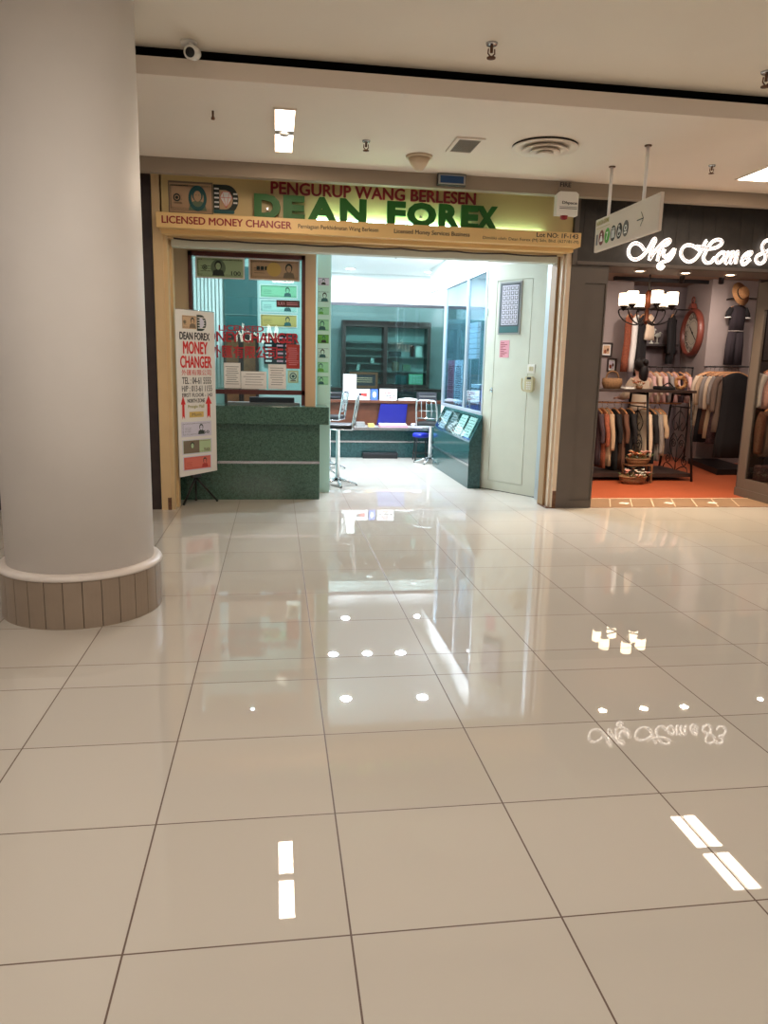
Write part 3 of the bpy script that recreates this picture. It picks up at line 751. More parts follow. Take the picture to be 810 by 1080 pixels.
# inside the booth
b = MB(); b.box(-1.2, 0.66, 11.0, 11.06, 0, 3.2, 'aqua_wall'); struct(b, 'wall_back')
b = MB(); b.box(0.60, 0.66, 9.2, 11.0, 0, 3.2, 'aqua_wall'); struct(b, 'wall_right')
b = MB(); b.box(-0.70, -0.245, 10.94, 11.0, 1.95, 2.85, 'note_teal'); b.box(-0.70, -0.245, 10.93, 10.94, 2.2, 2.21, 'teal_wall')
tag(b.build('teal_wall_panel'), 'dark teal panel on the back wall inside the teller booth', 'panel')
t = thing('wooden_cabinet', 'dark wooden cabinet behind the teller window', 'cabinet', (-0.46, 10.8, 0))
b = MB(); b.box(-0.70, -0.23, 10.65, 10.95, 0, 1.93, 'dark_wood'); b.build('body', t)
for x in (-0.69, -0.46):
    b = MB(); b.box(x, x + 0.22, 10.63, 10.65, 0.1, 1.90, 'dark_wood'); b.box(x + 0.03, x + 0.19, 10.625, 10.63, 1.0, 1.85, 'mid_wood'); b.build('door', t)
b = MB(frame((0, 10.999, 0))); b.box(-0.16, 0.30, 1.54, 1.97, 0.0, 0.04, 'black_plastic')
for q in range(7):
    b.box(-0.14, -0.05, 1.57 + q * 0.054, 1.595 + q * 0.054, 0.04, 0.041, 'paper')
    for k in (0.02, 0.14): b.box(k, k + 0.09, 1.57 + q * 0.054, 1.595 + q * 0.054, 0.04, 0.041, 'bright_red' if q % 2 else 'paper_pink')
tag(b.build('rate_board'), 'black exchange rate board with red figures inside the teller booth', 'board')
for i, (z, mt) in enumerate(((2.46, 'note_mint'), (2.26, 'paper_blue'), (2.06, 'note_gold'))):
    b = MB(frame((0, 10.99, 0))); banknote(b, -0.20, 0.30, z, z + 0.16, 0.001, mt if mt != 'paper_blue' else 'paper_aqua', 'note_teal', None, None, 0.75, False)
    tag(b.build('banknote_poster'), ['mint green banknote poster highest on the back wall of the teller booth', 'pale blue banknote poster in the middle on the back wall of the teller booth', 'yellow banknote poster lowest on the back wall of the teller booth'][i], 'poster', 'banknote posters inside the teller booth')
b = MB()
for i in range(9): b.box(-1.16 + i * 0.05, -1.125 + i * 0.05, 10.96, 10.985, 1.2, 2.95, 'white_wall')
tag(b.build('window_blind'), 'white vertical slat blind at the back of the teller booth', 'blind')
def downlight(x, y, z, power, label, group, colr=(0.80, 0.88, 1.0), mt='lamp_cool', r=0.075, ring='white_plastic', spread=None):
    t = thing('downlight', label, 'downlight', (x, y, z), group=group)
    b = MB(); b.ring(x, y, r, r + 0.022, z - 0.008, z, ring, 28); b.build('trim_ring', t)
    b = MB(); b.lathe([(r, -0.006), (r, -0.002)], mt, (x, y, z), 24); b.build('lamp', t)
    area_light('downlight_glow', (x, y, z - 0.02), r * 2, power, colr, t, spread=spread)
downlight(-0.3, 9.8, 3.2, P_BOOTH, 'round downlight in the booth ceiling behind the teller window', 'cool white downlights of the money changer')

# panel of banknote prints beside the booth
b = MB(); b.box(0.492, 0.648, 9.13, 9.16, 0.0, 2.85, 'paper_aqua'); struct(b, 'trim_8')
SP = frame((0, 9.13, 0))
cols = [('note_lilac', 'note_ink'), ('paper_aqua', 'note_teal'), ('note_mint', 'note_leaf'), ('note_mint', 'note_teal'), ('note_leaf', 'note_ink'), ('paper_aqua', 'note_teal'), ('note_mint', 'note_leaf'), ('note_mint', 'note_teal')]
zz = [(2.452, 2.554), (2.258, 2.404), (2.118, 2.222), (1.932, 2.081), (1.789, 1.906), (1.612, 1.753), (1.445, 1.587), (1.299, 1.42)]
nm = ['grey banknote print at the top of the narrow white panel', 'pale banknote print second from the top on the narrow white panel', 'mint banknote print third from the top on the narrow white panel', 'mint banknote print with a large face fourth from the top on the narrow panel', 'bright green banknote print in the lower middle of the narrow white panel', 'pale banknote print with a face just below the bright green print', 'mint banknote print second from the bottom on the narrow white panel', 'mint banknote print at the bottom of the narrow white panel']
for (z0, z1), (c1, c2), l, k in zip(zz, cols, nm, range(8)):
    b = MB(SP); banknote(b, 0.498, 0.63, z0 + 0.008, z1 - 0.008, 0.001, c1, c2, None, None, (0.5, 0.6, 0.3, 0.4, 0.55, 0.45, 0.3, 0.35)[k], False, 'note_ink' if k in (1, 5) else 'note_teal', border=None)
    tag(b.build('banknote_print'), l, 'print', 'banknote prints on the narrow panel')

# banner on a tripod, turned slightly
BU = Vector((0.365, 0.375, 0)).normalized(); BW = Vector((0.365, 0.375, 0)).length
B0 = Vector((-1.018, 8.15, 0))
t = thing('banner_stand', 'tall white money changer banner on a black tripod in front of the granite counter', 'banner', (-0.83, 8.42, 0))
BT = frame(B0, BU, (0.0, 0.0, 1))
b = MB(BT); b.prism([(0, 0.33), (BW, 0.355), (BW, 2.075), (0, 2.075)], -0.004, 0.0, 'banner_vinyl'); b.build('banner', t)
def bx(u): return u * BW
def bt(s, mt, u0, u1, z0, z1, bold, nm='lettering'):
    b = MB(BT); b.text(s, mt, bx(u0), bx(u1), z0, z1, 0.001, bold=bold); b.build(nm, t)
bt('DEAN FOREX', 'ink_dark', 0.10, 0.86, 1.775, 1.85, 0.04)
bt('MONEY', 'bright_red', 0.18, 0.80, 1.63, 1.755, 0.04)
bt('CHANGER', 'bright_red', 0.10, 0.90, 1.485, 1.605, 0.04)
bt('外匯有限公司', 'bright_red', 0.12, 0.88, 1.405, 1.465, 0.0)
bt('TEL : 04-61 5555', 'ink_dark', 0.13, 0.88, 1.315, 1.385, 0.007)
bt('H/P : 013-61 1155', 'ink_dark', 0.12, 0.90, 1.235, 1.298, 0.007)
bt('FIRST FLOOR - 143', 'ink_dark', 0.12, 0.90, 1.178, 1.218, 0.012)
bt('NORTH ZONE', 'ink_dark', 0.25, 0.70, 1.118, 1.158, 0.02)
bt('Prangin Mall', 'text_olive', 0.26, 0.68, 1.05, 1.095, 0.01)
for c, w in ((0.14, 0.06), (0.80, 0.085)):
    b = MB(BT); z0 = 0.945; b.prism([(bx(c - w * 0.5), z0), (bx(c), z0 + 0.03), (bx(c + w * 0.5), z0), (bx(c + w * 0.45), 1.10), (bx(c + w), 1.10), (bx(c), 1.19), (bx(c - w), 1.10), (bx(c - w * 0.45), 1.10)], 0.001, 0.002, 'bright_red'); b.build('arrow', t)
b = MB(BT); b.box(bx(0.29), bx(0.66), 0.96, 1.02, 0.001, 0.002, 'note_gold'); b.text('Maxis', 'note_brown', bx(0.36), bx(0.60), 0.975, 1.008, 0.002)
b.build('orange_plate', t)
b = MB(BT); banknote(b, bx(0.17), bx(0.53), 1.885, 2.02, 0.001, 'note_tan', 'note_brown', 'note_ink', None, 0.72, False, 'note_ink', None)
b.prism(dshape(bx(0.54), bx(0.78), 1.87, 2.035), 0.001, 0.003, 'note_ink')
for q in range(5): b.box(bx(0.56), bx(0.75), 1.895 + q * 0.027, 1.904 + q * 0.027, 0.003, 0.004, 'banner_vinyl')
b.prism(dshape(bx(0.61), bx(0.72), 1.90, 2.005), 0.004, 0.005, 'note_lilac')
b.build('logo_print', t)
for z0, z1, u0, u1, c1, c2, pp, nm, num in ((0.755, 0.915, 0.10, 0.84, 'note_lilac', 'note_ink', 0.66, 'lilac_note_print', '50'), (0.565, 0.725, 0.11, 0.84, 'note_green', 'note_brown', 0.32, 'green_note_print', '50'), (0.39, 0.545, 0.12, 0.82, 'note_coral', 'paper_red', 0.78, 'red_note_print', None)):
    b = MB(BT); banknote(b, bx(u0), bx(u1), z0 + 0.01, z1 - 0.01, 0.001, c1, c2, None, num, pp, False, 'note_ink', 'note_lilac')
    if nm == 'green_note_print': b.box(bx(u0 + 0.01), bx(u0 + 0.42), z0 + 0.012, z1 - 0.012, 0.0012, 0.0021, 'note_brown')
    b.build(nm, t)
# tripod
legs_top = (-0.875, 8.375, 0.30)
for (x, y) in ((-0.999, 8.287), (-0.66, 8.513), (-0.897, 8.577)):
    b = MB(); b.tube([legs_top, (x, y, 0.012)], 0.011, 'black_metal', 8); b.ball((x, y, 0.012), 0.014, 'black_plastic'); b.build('leg', t)
b = MB(); b.tube([(-0.875, 8.375, 0.29), (-0.85, 8.365, 2.07)], 0.009, 'black_metal', 8); b.build('pole', t)
b = MB(BT); b.box(BW * 0.36, BW * 0.58, 0.30, 0.355, -0.045, -0.01, 'black_plastic'); b.build('clip', t)
b = MB(BT); b.tube([(0, 2.075, -0.003), (BW * 0.5, 2.08, -0.02), (BW, 2.075, -0.003)], 0.006, 'steel', 6); b.build('top_bar', t)

# ------------------------------------------------------------------ money changer: furniture
def stool(label, loc, rz, seat_z):
    t = thing('bar_stool', label, 'stool', loc, rz, 'chrome bar stools of the money changer')
    for k in range(5):
        a = 2 * PI * k / 5 + 0.3
        b = MB(); b.tube([(0.02 * math.cos(a), 0.02 * math.sin(a), 0.085), (0.12 * math.cos(a), 0.12 * math.sin(a), 0.05), (0.25 * math.cos(a), 0.25 * math.sin(a), 0.018)], [0.024, 0.02, 0.014], 'chrome', 8); b.ball((0.25 * math.cos(a), 0.25 * math.sin(a), 0.012), 0.012, 'black_plastic'); b.build('leg', t, True)
    b = MB(); b.lathe([(0.036, 0.05), (0.03, 0.10), (0.025, seat_z - 0.07), (0.035, seat_z - 0.065), (0.06, seat_z - 0.05)], 'chrome'); b.build('post', t, True)
    b = MB(); z = seat_z * 0.36; tri = [(0.0, -0.02, z), (-0.14, -0.24, z), (0.14, -0.24, z)]; b.tube(tri, 0.009, 'chrome', 8, True); b.tube([(-0.12, -0.22, z), (0, -0.02, z - 0.14)], 0.006, 'chrome'); b.tube([(0.12, -0.22, z), (0, -0.02, z - 0.14)], 0.006, 'chrome'); b.build('footrest', t, True)
    b = MB(); b.box(-0.2, 0.2, -0.2, 0.19, seat_z - 0.05, seat_z + 0.015, 'black_vinyl', 0.02); b.build('seat', t, True)
    b = MB(); b.tube([(-0.205, -0.205, seat_z - 0.045), (0.205, -0.205, seat_z - 0.045), (0.205, 0.195, seat_z - 0.045), (-0.205, 0.195, seat_z - 0.045)], 0.008, 'chrome', 8, True); b.build('seat_rim', t, True)
    top = seat_z + 0.36
    path = smooth_path([(-0.17, 0.19, seat_z - 0.04), (-0.175, 0.22, seat_z + 0.12), (-0.165, 0.245, top - 0.06), (-0.13, 0.25, top), (0.13, 0.25, top), (0.165, 0.245, top - 0.06), (0.175, 0.22, seat_z + 0.12), (0.17, 0.19, seat_z - 0.04)])
    b = MB(); b.tube(path, 0.013, 'chrome', 8); b.build('back_frame', t, True)
    for i in range(3):
        b = MB(); x = -0.085 + 0.085 * i; b.tube([(x, 0.215, seat_z + 0.08), (x, 0.247, top)], 0.007, 'chrome', 6); b.build('back_slat', t, True)
    b = MB(); b.tube([(-0.174, 0.218, seat_z + 0.08), (0.174, 0.218, seat_z + 0.08)], 0.008, 'chrome', 6); b.tube([(-0.17, 0.235, seat_z + 0.2), (0.17, 0.235, seat_z + 0.2)], 0.006, 'chrome', 6); b.build('back_rail', t, True)
    return t
s1 = stool('chrome bar stool with black seat nearest the entrance, beside the granite counter end', (0.80, 9.70, 0), -1.75, 0.79)
dup(s1, (0.80, 11.35, 0), -1.9, 'chrome bar stool half hidden behind the front stool at the left')
stool('chrome bar stool standing in front of the sloped glass display counter', (2.50, 12.0, 0), 2.6, 0.66)

t = thing('round_stool', 'low stool with blue plastic seat and black legs under the back counter', 'stool', (2.42, 12.34, 0))
sx, sy = 2.42, 12.36
b = MB(); b.lathe([(0.10, 0.385), (0.145, 0.395), (0.15, 0.43), (0.135, 0.455), (0.05, 0.462)], 'blue_plastic', (sx, sy, 0), 28); b.build('seat', t)
for dx, dy in ((-1, -1), (1, -1), (1, 1), (-1, 1)):
    b = MB(); b.tube([(sx + dx * 0.085, sy + dy * 0.085, 0.39), (sx + dx * 0.115, sy + dy * 0.115, 0.0)], 0.011, 'black_metal', 8); b.build('leg', t)
b = MB(); b.tube([(sx + d[0] * 0.108, sy + d[1] * 0.108, 0.12) for d in ((-1, -1), (1, -1), (1, 1), (-1, 1))], 0.007, 'black_metal', 6, True); b.build('stretcher', t)

# back counter with trough, riser and ledge
t = thing('back_counter', 'long teal granite counter along the rear of the money changer', 'counter', (1.75, 12.8, 0))
b = MB(); b.box(0.70, 3.36, 12.72, 13.05, 0, 0.525, 'teal_granite'); b.build('body', t)
b = MB(); b.box(0.70, 2.62, 12.50, 12.72, 0.49, 0.515, 'teal_granite'); b.box(0.70, 2.62, 12.49, 12.505, 0.485, 0.53, 'steel'); b.box(0.70, 2.62, 12.505, 13.0, 0.515, 0.53, 'grey_plastic'); b.build('desktop', t)
b = MB(); b.box(0.70, 3.36, 12.712, 12.72, 0.255, 0.285, 'steel'); b.build('trim_strip', t)
b = MB(); b.box(0.70, 2.62, 13.0, 13.05, 0.53, 0.915, 'brown_laminate'); b.box(1.75, 1.757, 12.998, 13.0, 0.53, 0.915, 'dark_wood'); b.build('riser', t)
b = MB(); b.box(0.70, 3.36, 12.93, 13.35, 0.915, 0.965, 'brown_laminate', 0.005); b.build('ledge', t)
# rear glass screen
b = MB(); b.box(0.68, 3.37, 13.16, 13.21, 2.55, 2.60, 'charcoal')
for x in (0.68, 3.33): b.box(x, x + 0.012, 13.178, 13.19, 0.966, 2.55, 'aluminium')
win2 = struct(b, 'window_2')
b = MB(); b.box(0.69, 2.10, 13.18, 13.186, 0.966, 2.55, 'teal_glass'); b.build('pane', win2)
b = MB(); b.box(2.112, 3.33, 13.18, 13.186, 0.966, 2.55, 'teal_glass'); b.build('pane', win2)
RT = frame((0, 12.97, 0))
def stand_card(x0, x1, z0, z1, mt, label, y=12.97):
    T = frame((0, y, 0)); b = MB(T); b.box(x0, x1, z0, z1, 0, 0.004, mt); return b
b = stand_card(1.15, 1.375, 0.966, 1.395, 'paper', ''); 
for q in range(9): b.box(1.18, 1.34 - 0.03 * (q % 3), 1.02 + q * 0.037, 1.028 + q * 0.037, 0.004, 0.0045, 'ink_grey')
tag(b.build('paper_notice'), 'tall white sheet standing on the rear ledge at the left', 'notice')
b = stand_card(1.36, 1.61, 0.966, 1.15, 'paper', '', 12.95); b.prism([(1.43, 1.04), (1.56, 1.02), (1.56, 1.09), (1.43, 1.08)], 0.004, 0.005, 'paper_red'); b.box(1.42, 1.46, 1.035, 1.085, 0.005, 0.0055, 'ink_dark')
tag(b.build('sign_card'), 'white card with a red mark standing on the rear ledge', 'card')
b = stand_card(1.63, 1.75, 0.966, 1.15, 'paper_blue', '', 12.96); b.ell(1.69, 1.06, 0.03, 0.05, 0.004, 0.005, 'paper', 16)
tag(b.build('leaflet'), 'small blue leaflet between the two white cards on the rear ledge', 'leaflet')
b = stand_card(1.78, 2.08, 0.966, 1.16, 'paper', '', 12.95)
for q, s in enumerate(('CASH IN', 'MONEY', 'NOT ADMITTED', 'CLAIM')): b.text(s, 'letter_red' if q != 2 else 'ink_dark', 1.86 if q != 2 else 1.80, 2.0 if q != 2 else 2.06, 1.118 - q * 0.042, 1.145 - q * 0.042, 0.004, bold=0.06)
tag(b.build('sign_card'), 'white card with red writing standing in the middle of the rear ledge', 'card')
t = thing('money_counter', 'dark grey counting machine at the right end of the rear ledge', 'machine', (2.63, 13.1, 0.966))
b = MB(); b.box(2.46, 2.79, 12.95, 13.15, 0.966, 1.11, 'charcoal', 0.012); b.build('casing', t)
b = MB(); b.box(2.48, 2.77, 12.945, 12.95, 1.04, 1.05, 'grey_plastic'); b.build('slot', t)
t = thing('printer', 'black printer at the left end of the rear ledge', 'printer', (1.02, 13.08, 0.966))
b = MB(); b.box(0.76, 1.14, 12.98, 13.15, 0.966, 1.09, 'black_plastic', 0.015); b.build('casing', t)
b = MB(); b.box(0.82, 1.10, 12.975, 12.98, 1.0, 1.02, 'charcoal'); b.build('paper_slot', t)
b = MB(); b.prism([(1.74, 0.545), (2.24, 0.545), (2.27, 0.905), (1.80, 0.905)], 0.0, 0.03, 'navy_tray'); b.bm.transform(frame((0, 12.96, 0)))
tag(b.build('blue_tray'), 'blue tray leaning upright against the brown riser of the back counter', 'tray')
for i, (x, y, w, d, h, mt, l) in enumerate(((1.10, 12.62, 0.30, 0.18, 0.05, 'paper', 'stack of white forms at the left end of the low rear desk'), (1.42, 12.66, 0.14, 0.12, 0.08, 'grey_plastic', 'small grey device on the low rear desk behind the front stool'), (1.60, 12.62, 0.10, 0.10, 0.06, 'note_gold', 'small yellowish pad on the low rear desk'), (1.98, 12.62, 0.48, 0.16, 0.035, 'paper_pink', 'pink pad of forms on the low rear desk below the blue tray'), (2.00, 12.80, 0.46, 0.14, 0.05, 'paper', 'white pile of forms behind the pink pad on the rear desk'), (2.40, 12.66, 0.18, 0.2, 0.06, 'note_lilac', 'pale folder on the low rear desk beside the right stool'))):
    b = MB(); n = max(1, int(h / 0.012))
    for q in range(n):
        o = 0.008 * math.sin(q * 2.3 + i); b.box(x - w / 2 + o, x + w / 2 + o, y - d / 2, y + d / 2, 0.5305 + q * h / n, 0.5305 + (q + 0.9) * h / n, mt)
    tag(b.build('paper_stack' if mt.startswith(('paper', 'note')) else 'card_reader'), l, 'papers' if mt.startswith(('paper', 'note')) else 'device')
b = MB(); b.tube(smooth_path([(2.45, 12.98, 0.98), (2.30, 13.03, 1.0), (2.12, 13.05, 0.975)]), 0.012, 'paper', 6); b.prism([(2.12, 12.98), (2.42, 12.98), (2.44, 13.12), (2.14, 13.12)], 0.967, 0.99, 'paper')
tag(b.build('paper_roll'), 'loose white papers on the rear ledge beside the dark machine', 'papers')
b = MB(); b.box(1.46, 2.06, 12.55, 12.70, 0.0, 0.10, 'black_plastic', 0.01); b.box(1.48, 2.04, 12.545, 12.55, 0.07, 0.078, 'charcoal')
tag(b.build('floor_box'), 'flat black box on the floor against the back counter', 'box')

# room behind the rear glass
t = thing('display_cabinet', 'dark framed display cabinet with glass shelves behind the rear glass', 'cabinet', (2.0, 14.0, 1.15))
b = MB(frame((0, 13.8, 0))); holed(b, 1.20, 2.82, 1.15, 2.345, 1.26, 2.76, 1.22, 2.24, -0.32, 0.0, 'dark_wood'); b.box(1.955, 2.02, 1.22, 2.24, -0.32, 0.0, 'dark_wood'); b.box(1.2, 2.82, 1.15, 2.345, -0.34, -0.32, 'cabinet_back'); b.build('carcass', t)
for k, z in enumerate((1.45, 1.58, 1.71, 1.84, 1.97)):
    for x0, x1 in ((1.26, 1.955), (2.02, 2.76)):
        if (x0 > 2 and k in (1, 3)): continue
        b = MB(); b.box(x0, x1, 13.84, 14.08, z, z + 0.009, 'grey_plastic'); b.build('shelf', t)
for x0, x1 in ((1.265, 1.95), (2.025, 2.755)):
    b = MB(); b.box(x0, x1, 13.785, 13.79, 1.225, 2.235, 'clear_glass'); b.build('sliding_pane', t)
block('trim_9', 0.8, 3.3, 13.85, 14.19, 0, 1.14, 'teal_wall')
t = thing('wall_radio', 'framed dark picture leaning on the cabinet floor at the left', 'picture', (1.55, 13.6, 1.2))
b = MB(); b.box(0.9, 3.2, 13.5, 13.84, 1.10, 1.15, 'dark_wood'); struct(b, 'trim_10')
b = MB(frame((0, 13.70, 0))); holed(b, 1.32, 1.84, 1.151, 1.43, 1.36, 1.80, 1.19, 1.39, 0.0, 0.03, 'mid_wood'); b.build('frame', t)
b = MB(frame((0, 13.70, 0))); b.box(1.36, 1.80, 1.19, 1.39, 0.005, 0.01, 'charcoal')
for q in range(3): b.box(1.42, 1.74, 1.25 + q * 0.035, 1.262 + q * 0.035, 0.01, 0.011, 'note_tan')
b.build('print', t)
for i, (x, z, w, h, mt, l) in enumerate(((2.20, 1.464, 0.12, 0.16, 'note_brown', 'brown box on the lowest right shelf of the display cabinet'), (2.40, 1.464, 0.14, 0.12, 'note_olive', 'olive box on the lowest right shelf of the display cabinet'), (2.18, 1.724, 0.22, 0.09, 'charcoal', 'dark box on the middle right shelf of the display cabinet'), (2.5, 1.724, 0.06, 0.2, 'maroon_frame', 'dark red narrow case on the middle right shelf of the display cabinet'), (2.62, 1.724, 0.12, 0.2, 'paper', 'white box at the right end of the middle shelf of the display cabinet'), (1.5, 1.464, 0.05, 0.11, 'paper', 'white figurine on the left shelf of the display cabinet'), (1.76, 1.594, 0.06, 0.1, 'paper', 'small white cup on the upper left shelf of the display cabinet'), (2.3, 1.222, 0.2, 0.16, 'note_teal', 'teal box at the bottom right of the display cabinet'), (2.58, 1.222, 0.26, 0.19, 'note_mint', 'mint calculator stand at the bottom right of the display cabinet'))):
    b = MB(); b.box(x - w / 2, x + w / 2, 13.86, 13.98, z, z + h, mt, 0.006)
    if i == 8:
        for q in range(4):
            for k in range(3): b.box(x - 0.11 + q * 0.056, x - 0.065 + q * 0.056, 13.855, 13.86, z + 0.02 + k * 0.055, z + 0.06 + k * 0.055, 'paper_aqua')
    tag(b.build('shelf_box'), l, 'box', 'small things in the display cabinet')

# sloped glass display counter and the aluminium window above it
t = thing('display_counter', 'green granite display counter with a sloped glass top along the right wall', 'counter', (2.56, 10.5, 0))
prof = [(2.48, 0.0), (2.645, 0.0), (2.645, 0.945), (2.48, 0.60)]
b = MB()
vs = [(x, 9.42, z) for x, z in prof] + [(x, 11.66, z) for x, z in prof]
b.add(vs, [(0, 1, 2, 3), (7, 6, 5, 4)] + [(i, (i + 1) % 4, 4 + (i + 1) % 4, 4 + i) for i in range(4)], 'teal_granite'); b.build('body', t)
b = MB(); b.box(2.472, 2.48, 9.415, 11.66, 0.295, 0.325, 'steel'); b.build('trim_strip', t)
SL = frame((2.48, 11.66, 0.60), (0, -1, 0), (0.165, 0, 0.345)); sl = math.hypot(0.165, 0.345)
b = MB(SL); b.box(0.0, 2.24, 0.0, sl, 0.0005, 0.004, 'teal_granite'); b.build('top_frame', t)
b = MB(SL); b.box(0.04, 2.2, 0.03, sl - 0.03, 0.008, 0.011, 'clear_glass'); b.build('glass_top', t)
for i, (u0, u1, mt, l) in enumerate(((0.25, 0.62, 'note_lilac', 'printed lilac sheet under the glass top, farthest along the display counter'), (0.78, 1.12, 'ink_grey', 'dark patterned sheet under the sloped glass top'), (1.28, 1.62, 'paper', 'white sheet under the sloped glass top, second from the door'), (1.74, 2.10, 'paper', 'white sheet under the sloped glass top, nearest the door'))):
    b = MB(SL); b.box(u0, u1, 0.05, sl - 0.05, 0.004, 0.006, mt)
    for q in range(6): b.box(u0 + 0.03, u1 - 0.03 - 0.04 * (q % 2), 0.08 + q * 0.04, 0.088 + q * 0.04, 0.006, 0.0065, 'note_lilac' if i == 1 else 'ink_grey')
    tag(b.build('rate_sheet'), l, 'paper', 'sheets under the sloped glass top')
b = MB(); b.box(2.65, 2.69, 9.5, 11.95, 0, 0.95, 'white_wall'); b.box(2.65, 2.69, 9.5, 13.15, 2.80, 3.2, 'white_wall'); struct(b, 'wall_right')
b = MB()
b.box(2.645, 2.695, 9.5, 11.95, 0.95, 0.99, 'aluminium'); b.box(2.645, 2.695, 9.5, 11.95, 2.75, 2.80, 'aluminium')
for y in (9.5, 10.48, 11.90): b.box(2.645, 2.695, y, y + 0.045, 0.99, 2.75, 'aluminium')
win3 = struct(b, 'window_3')
for y0, y1 in ((9.545, 10.48), (10.525, 11.90)):
    b = MB(); b.box(2.667, 2.673, y0, y1, 0.99, 2.75, 'blue_glass'); b.build('pane', win3)
WT = frame((2.69, 12.0, 0), (0, -1, 0), (0, 0, 1))     # sheets behind that window: x runs toward the door
notice(0.22, 0.66, 1.02, 1.66, 'paper_pink', 16, 'pink rate list behind the far pane of the aluminium window', 'rate_list', 'letter_red', WT, -0.01, 'list', seed=6)
notice(0.70, 1.20, 1.02, 1.66, 'paper', 16, 'white rate list beside the pink list behind the far pane', 'rate_list', 'ink_grey', WT, -0.01, 'list', seed=7)
b = MB(WT)
for q in range(7): b.box(0.86, 1.36, 1.68 + q * 0.075, 1.745 + q * 0.075, -0.2, -0.16, 'paper')
for q in (0.87, 1.34): b.box(q, q + 0.012, 0.986, 2.2, -0.212, -0.2, 'aluminium')
tag(b.build('slat_rack'), 'white rack of stacked trays behind the mullion of the aluminium window', 'rack')
b = MB(WT)
for q in range(4): b.box(1.66, 2.1, 1.07 + q * 0.07, 1.12 + q * 0.07, -0.25, -0.02, 'paper')
tag(b.build('paper_tray'), 'stack of white paper trays behind the near pane of the aluminium window', 'tray')
b = MB(WT); b.box(2.15, 2.4, 1.0, 1.28, -0.25, -0.03, 'paper_blue'); tag(b.build('blue_box'), 'blue box behind the near pane of the aluminium window', 'box')
b = MB(); b.box(2.70, 3.37, 9.5, 11.95, 0.0, 0.985, 'charcoal', 0.0); tag(b.build('office_desk'), 'grey desk top seen through the aluminium window', 'desk')
b = MB(); b.box(2.70, 3.37, 11.96, 12.02, 0, 2.3, 'teal_wall'); struct(b, 'wall_partition')

for i, (x, y, l) in enumerate(((0.985, 10.06, 'front left downlight in the white ceiling of the money changer'), (2.10, 10.0, 'front right downlight in the white ceiling of the money changer'), (0.93, 11.75, 'left downlight of the rear row in the money changer ceiling'), (1.50, 11.75, 'second downlight from the left in the rear row of the money changer'), (2.06, 11.72, 'third downlight from the left in the rear row of the money changer'))):
    downlight(x, y, 3.2, P_FOREX, l, 'cool white downlights of the money changer')
downlight(3.02, 10.6, 3.2, P_FOREX * 0.9, 'downlight behind the aluminium window of the money changer', 'cool white downlights of the money changer')
downlight(1.3, 13.55, 3.2, P_FOREX * 0.35, 'left downlight added behind the rear glass to brighten the back wall', 'cool white downlights of the money changer')  # this and the next are added to brighten back wall and cabinet
downlight(2.7, 13.55, 3.2, P_FOREX * 0.35, 'right downlight added behind the rear glass to brighten the back wall', 'cool white downlights of the money changer')
t = thing('dome_camera', 'small dark dome camera on the white ceiling inside the money changer', 'security camera', (1.78, 11.5, 3.2))
b = MB(); b.lathe([(0.055, -0.02), (0.06, 0.0)], 'white_plastic', (1.78, 11.5, 3.2), 20); b.build('base', t)
b = MB(); b.lathe([(0.01, -0.075), (0.03, -0.065), (0.045, -0.04), (0.048, -0.02)], 'black_plastic', (1.78, 11.5, 3.2), 20); b.build('dome', t)

# ------------------------------------------------------------------ boutique: shopfront
b = MB()
b.box(3.152, 3.325, 8.03, 8.42, 0, 2.665, 'taupe_paint'); b.box(3.325, 3.58, 8.05, 8.42, 0, 2.665, 'taupe_paint')
b.box(3.325, 3.58, 8.036, 8.05, 0, 0.09, 'taupe_paint'); b.box(3.325, 3.58, 8.03, 8.05, 2.48, 2.665, 'taupe_paint'); b.box(3.565, 3.58, 8.036, 8.05, 0.09, 2.48, 'taupe_paint')
struct(b, 'wall_shopfront')
b = MB(); b.box(3.20, 9.5, 8.00, 8.06, 2.665, 3.45, 'fascia_board'); b.box(3.152, 3.20, 8.0, 8.06, 2.665, 3.45, 'taupe_paint'); b.box(3.152, 9.5, 8.06, 8.56, 2.665, 2.72, 'taupe_paint')
for i in range(42): b.box(3.25 + i * 0.15, 3.256 + i * 0.15, 7.996, 8.0, 2.86, 3.45, 'fascia_board')
b.box(3.20, 9.5, 7.985, 8.0, 2.665, 2.70, 'taupe_paint'); b.box(3.42, 9.5, 8.50, 8.56, 2.72, 3.2, 'home_wall')
struct(b, 'wall_fascia')
b = MB(frame((0, 7.9955, 0))); b.text('RE', 'black_plastic', 3.50, 3.70, 3.13, 3.22, 0.0, 0.003, bold=0.03)
tag(b.build('relief_letters'), 'two dark relief letters on the dark fascia above the hanging direction sign', 'letters')

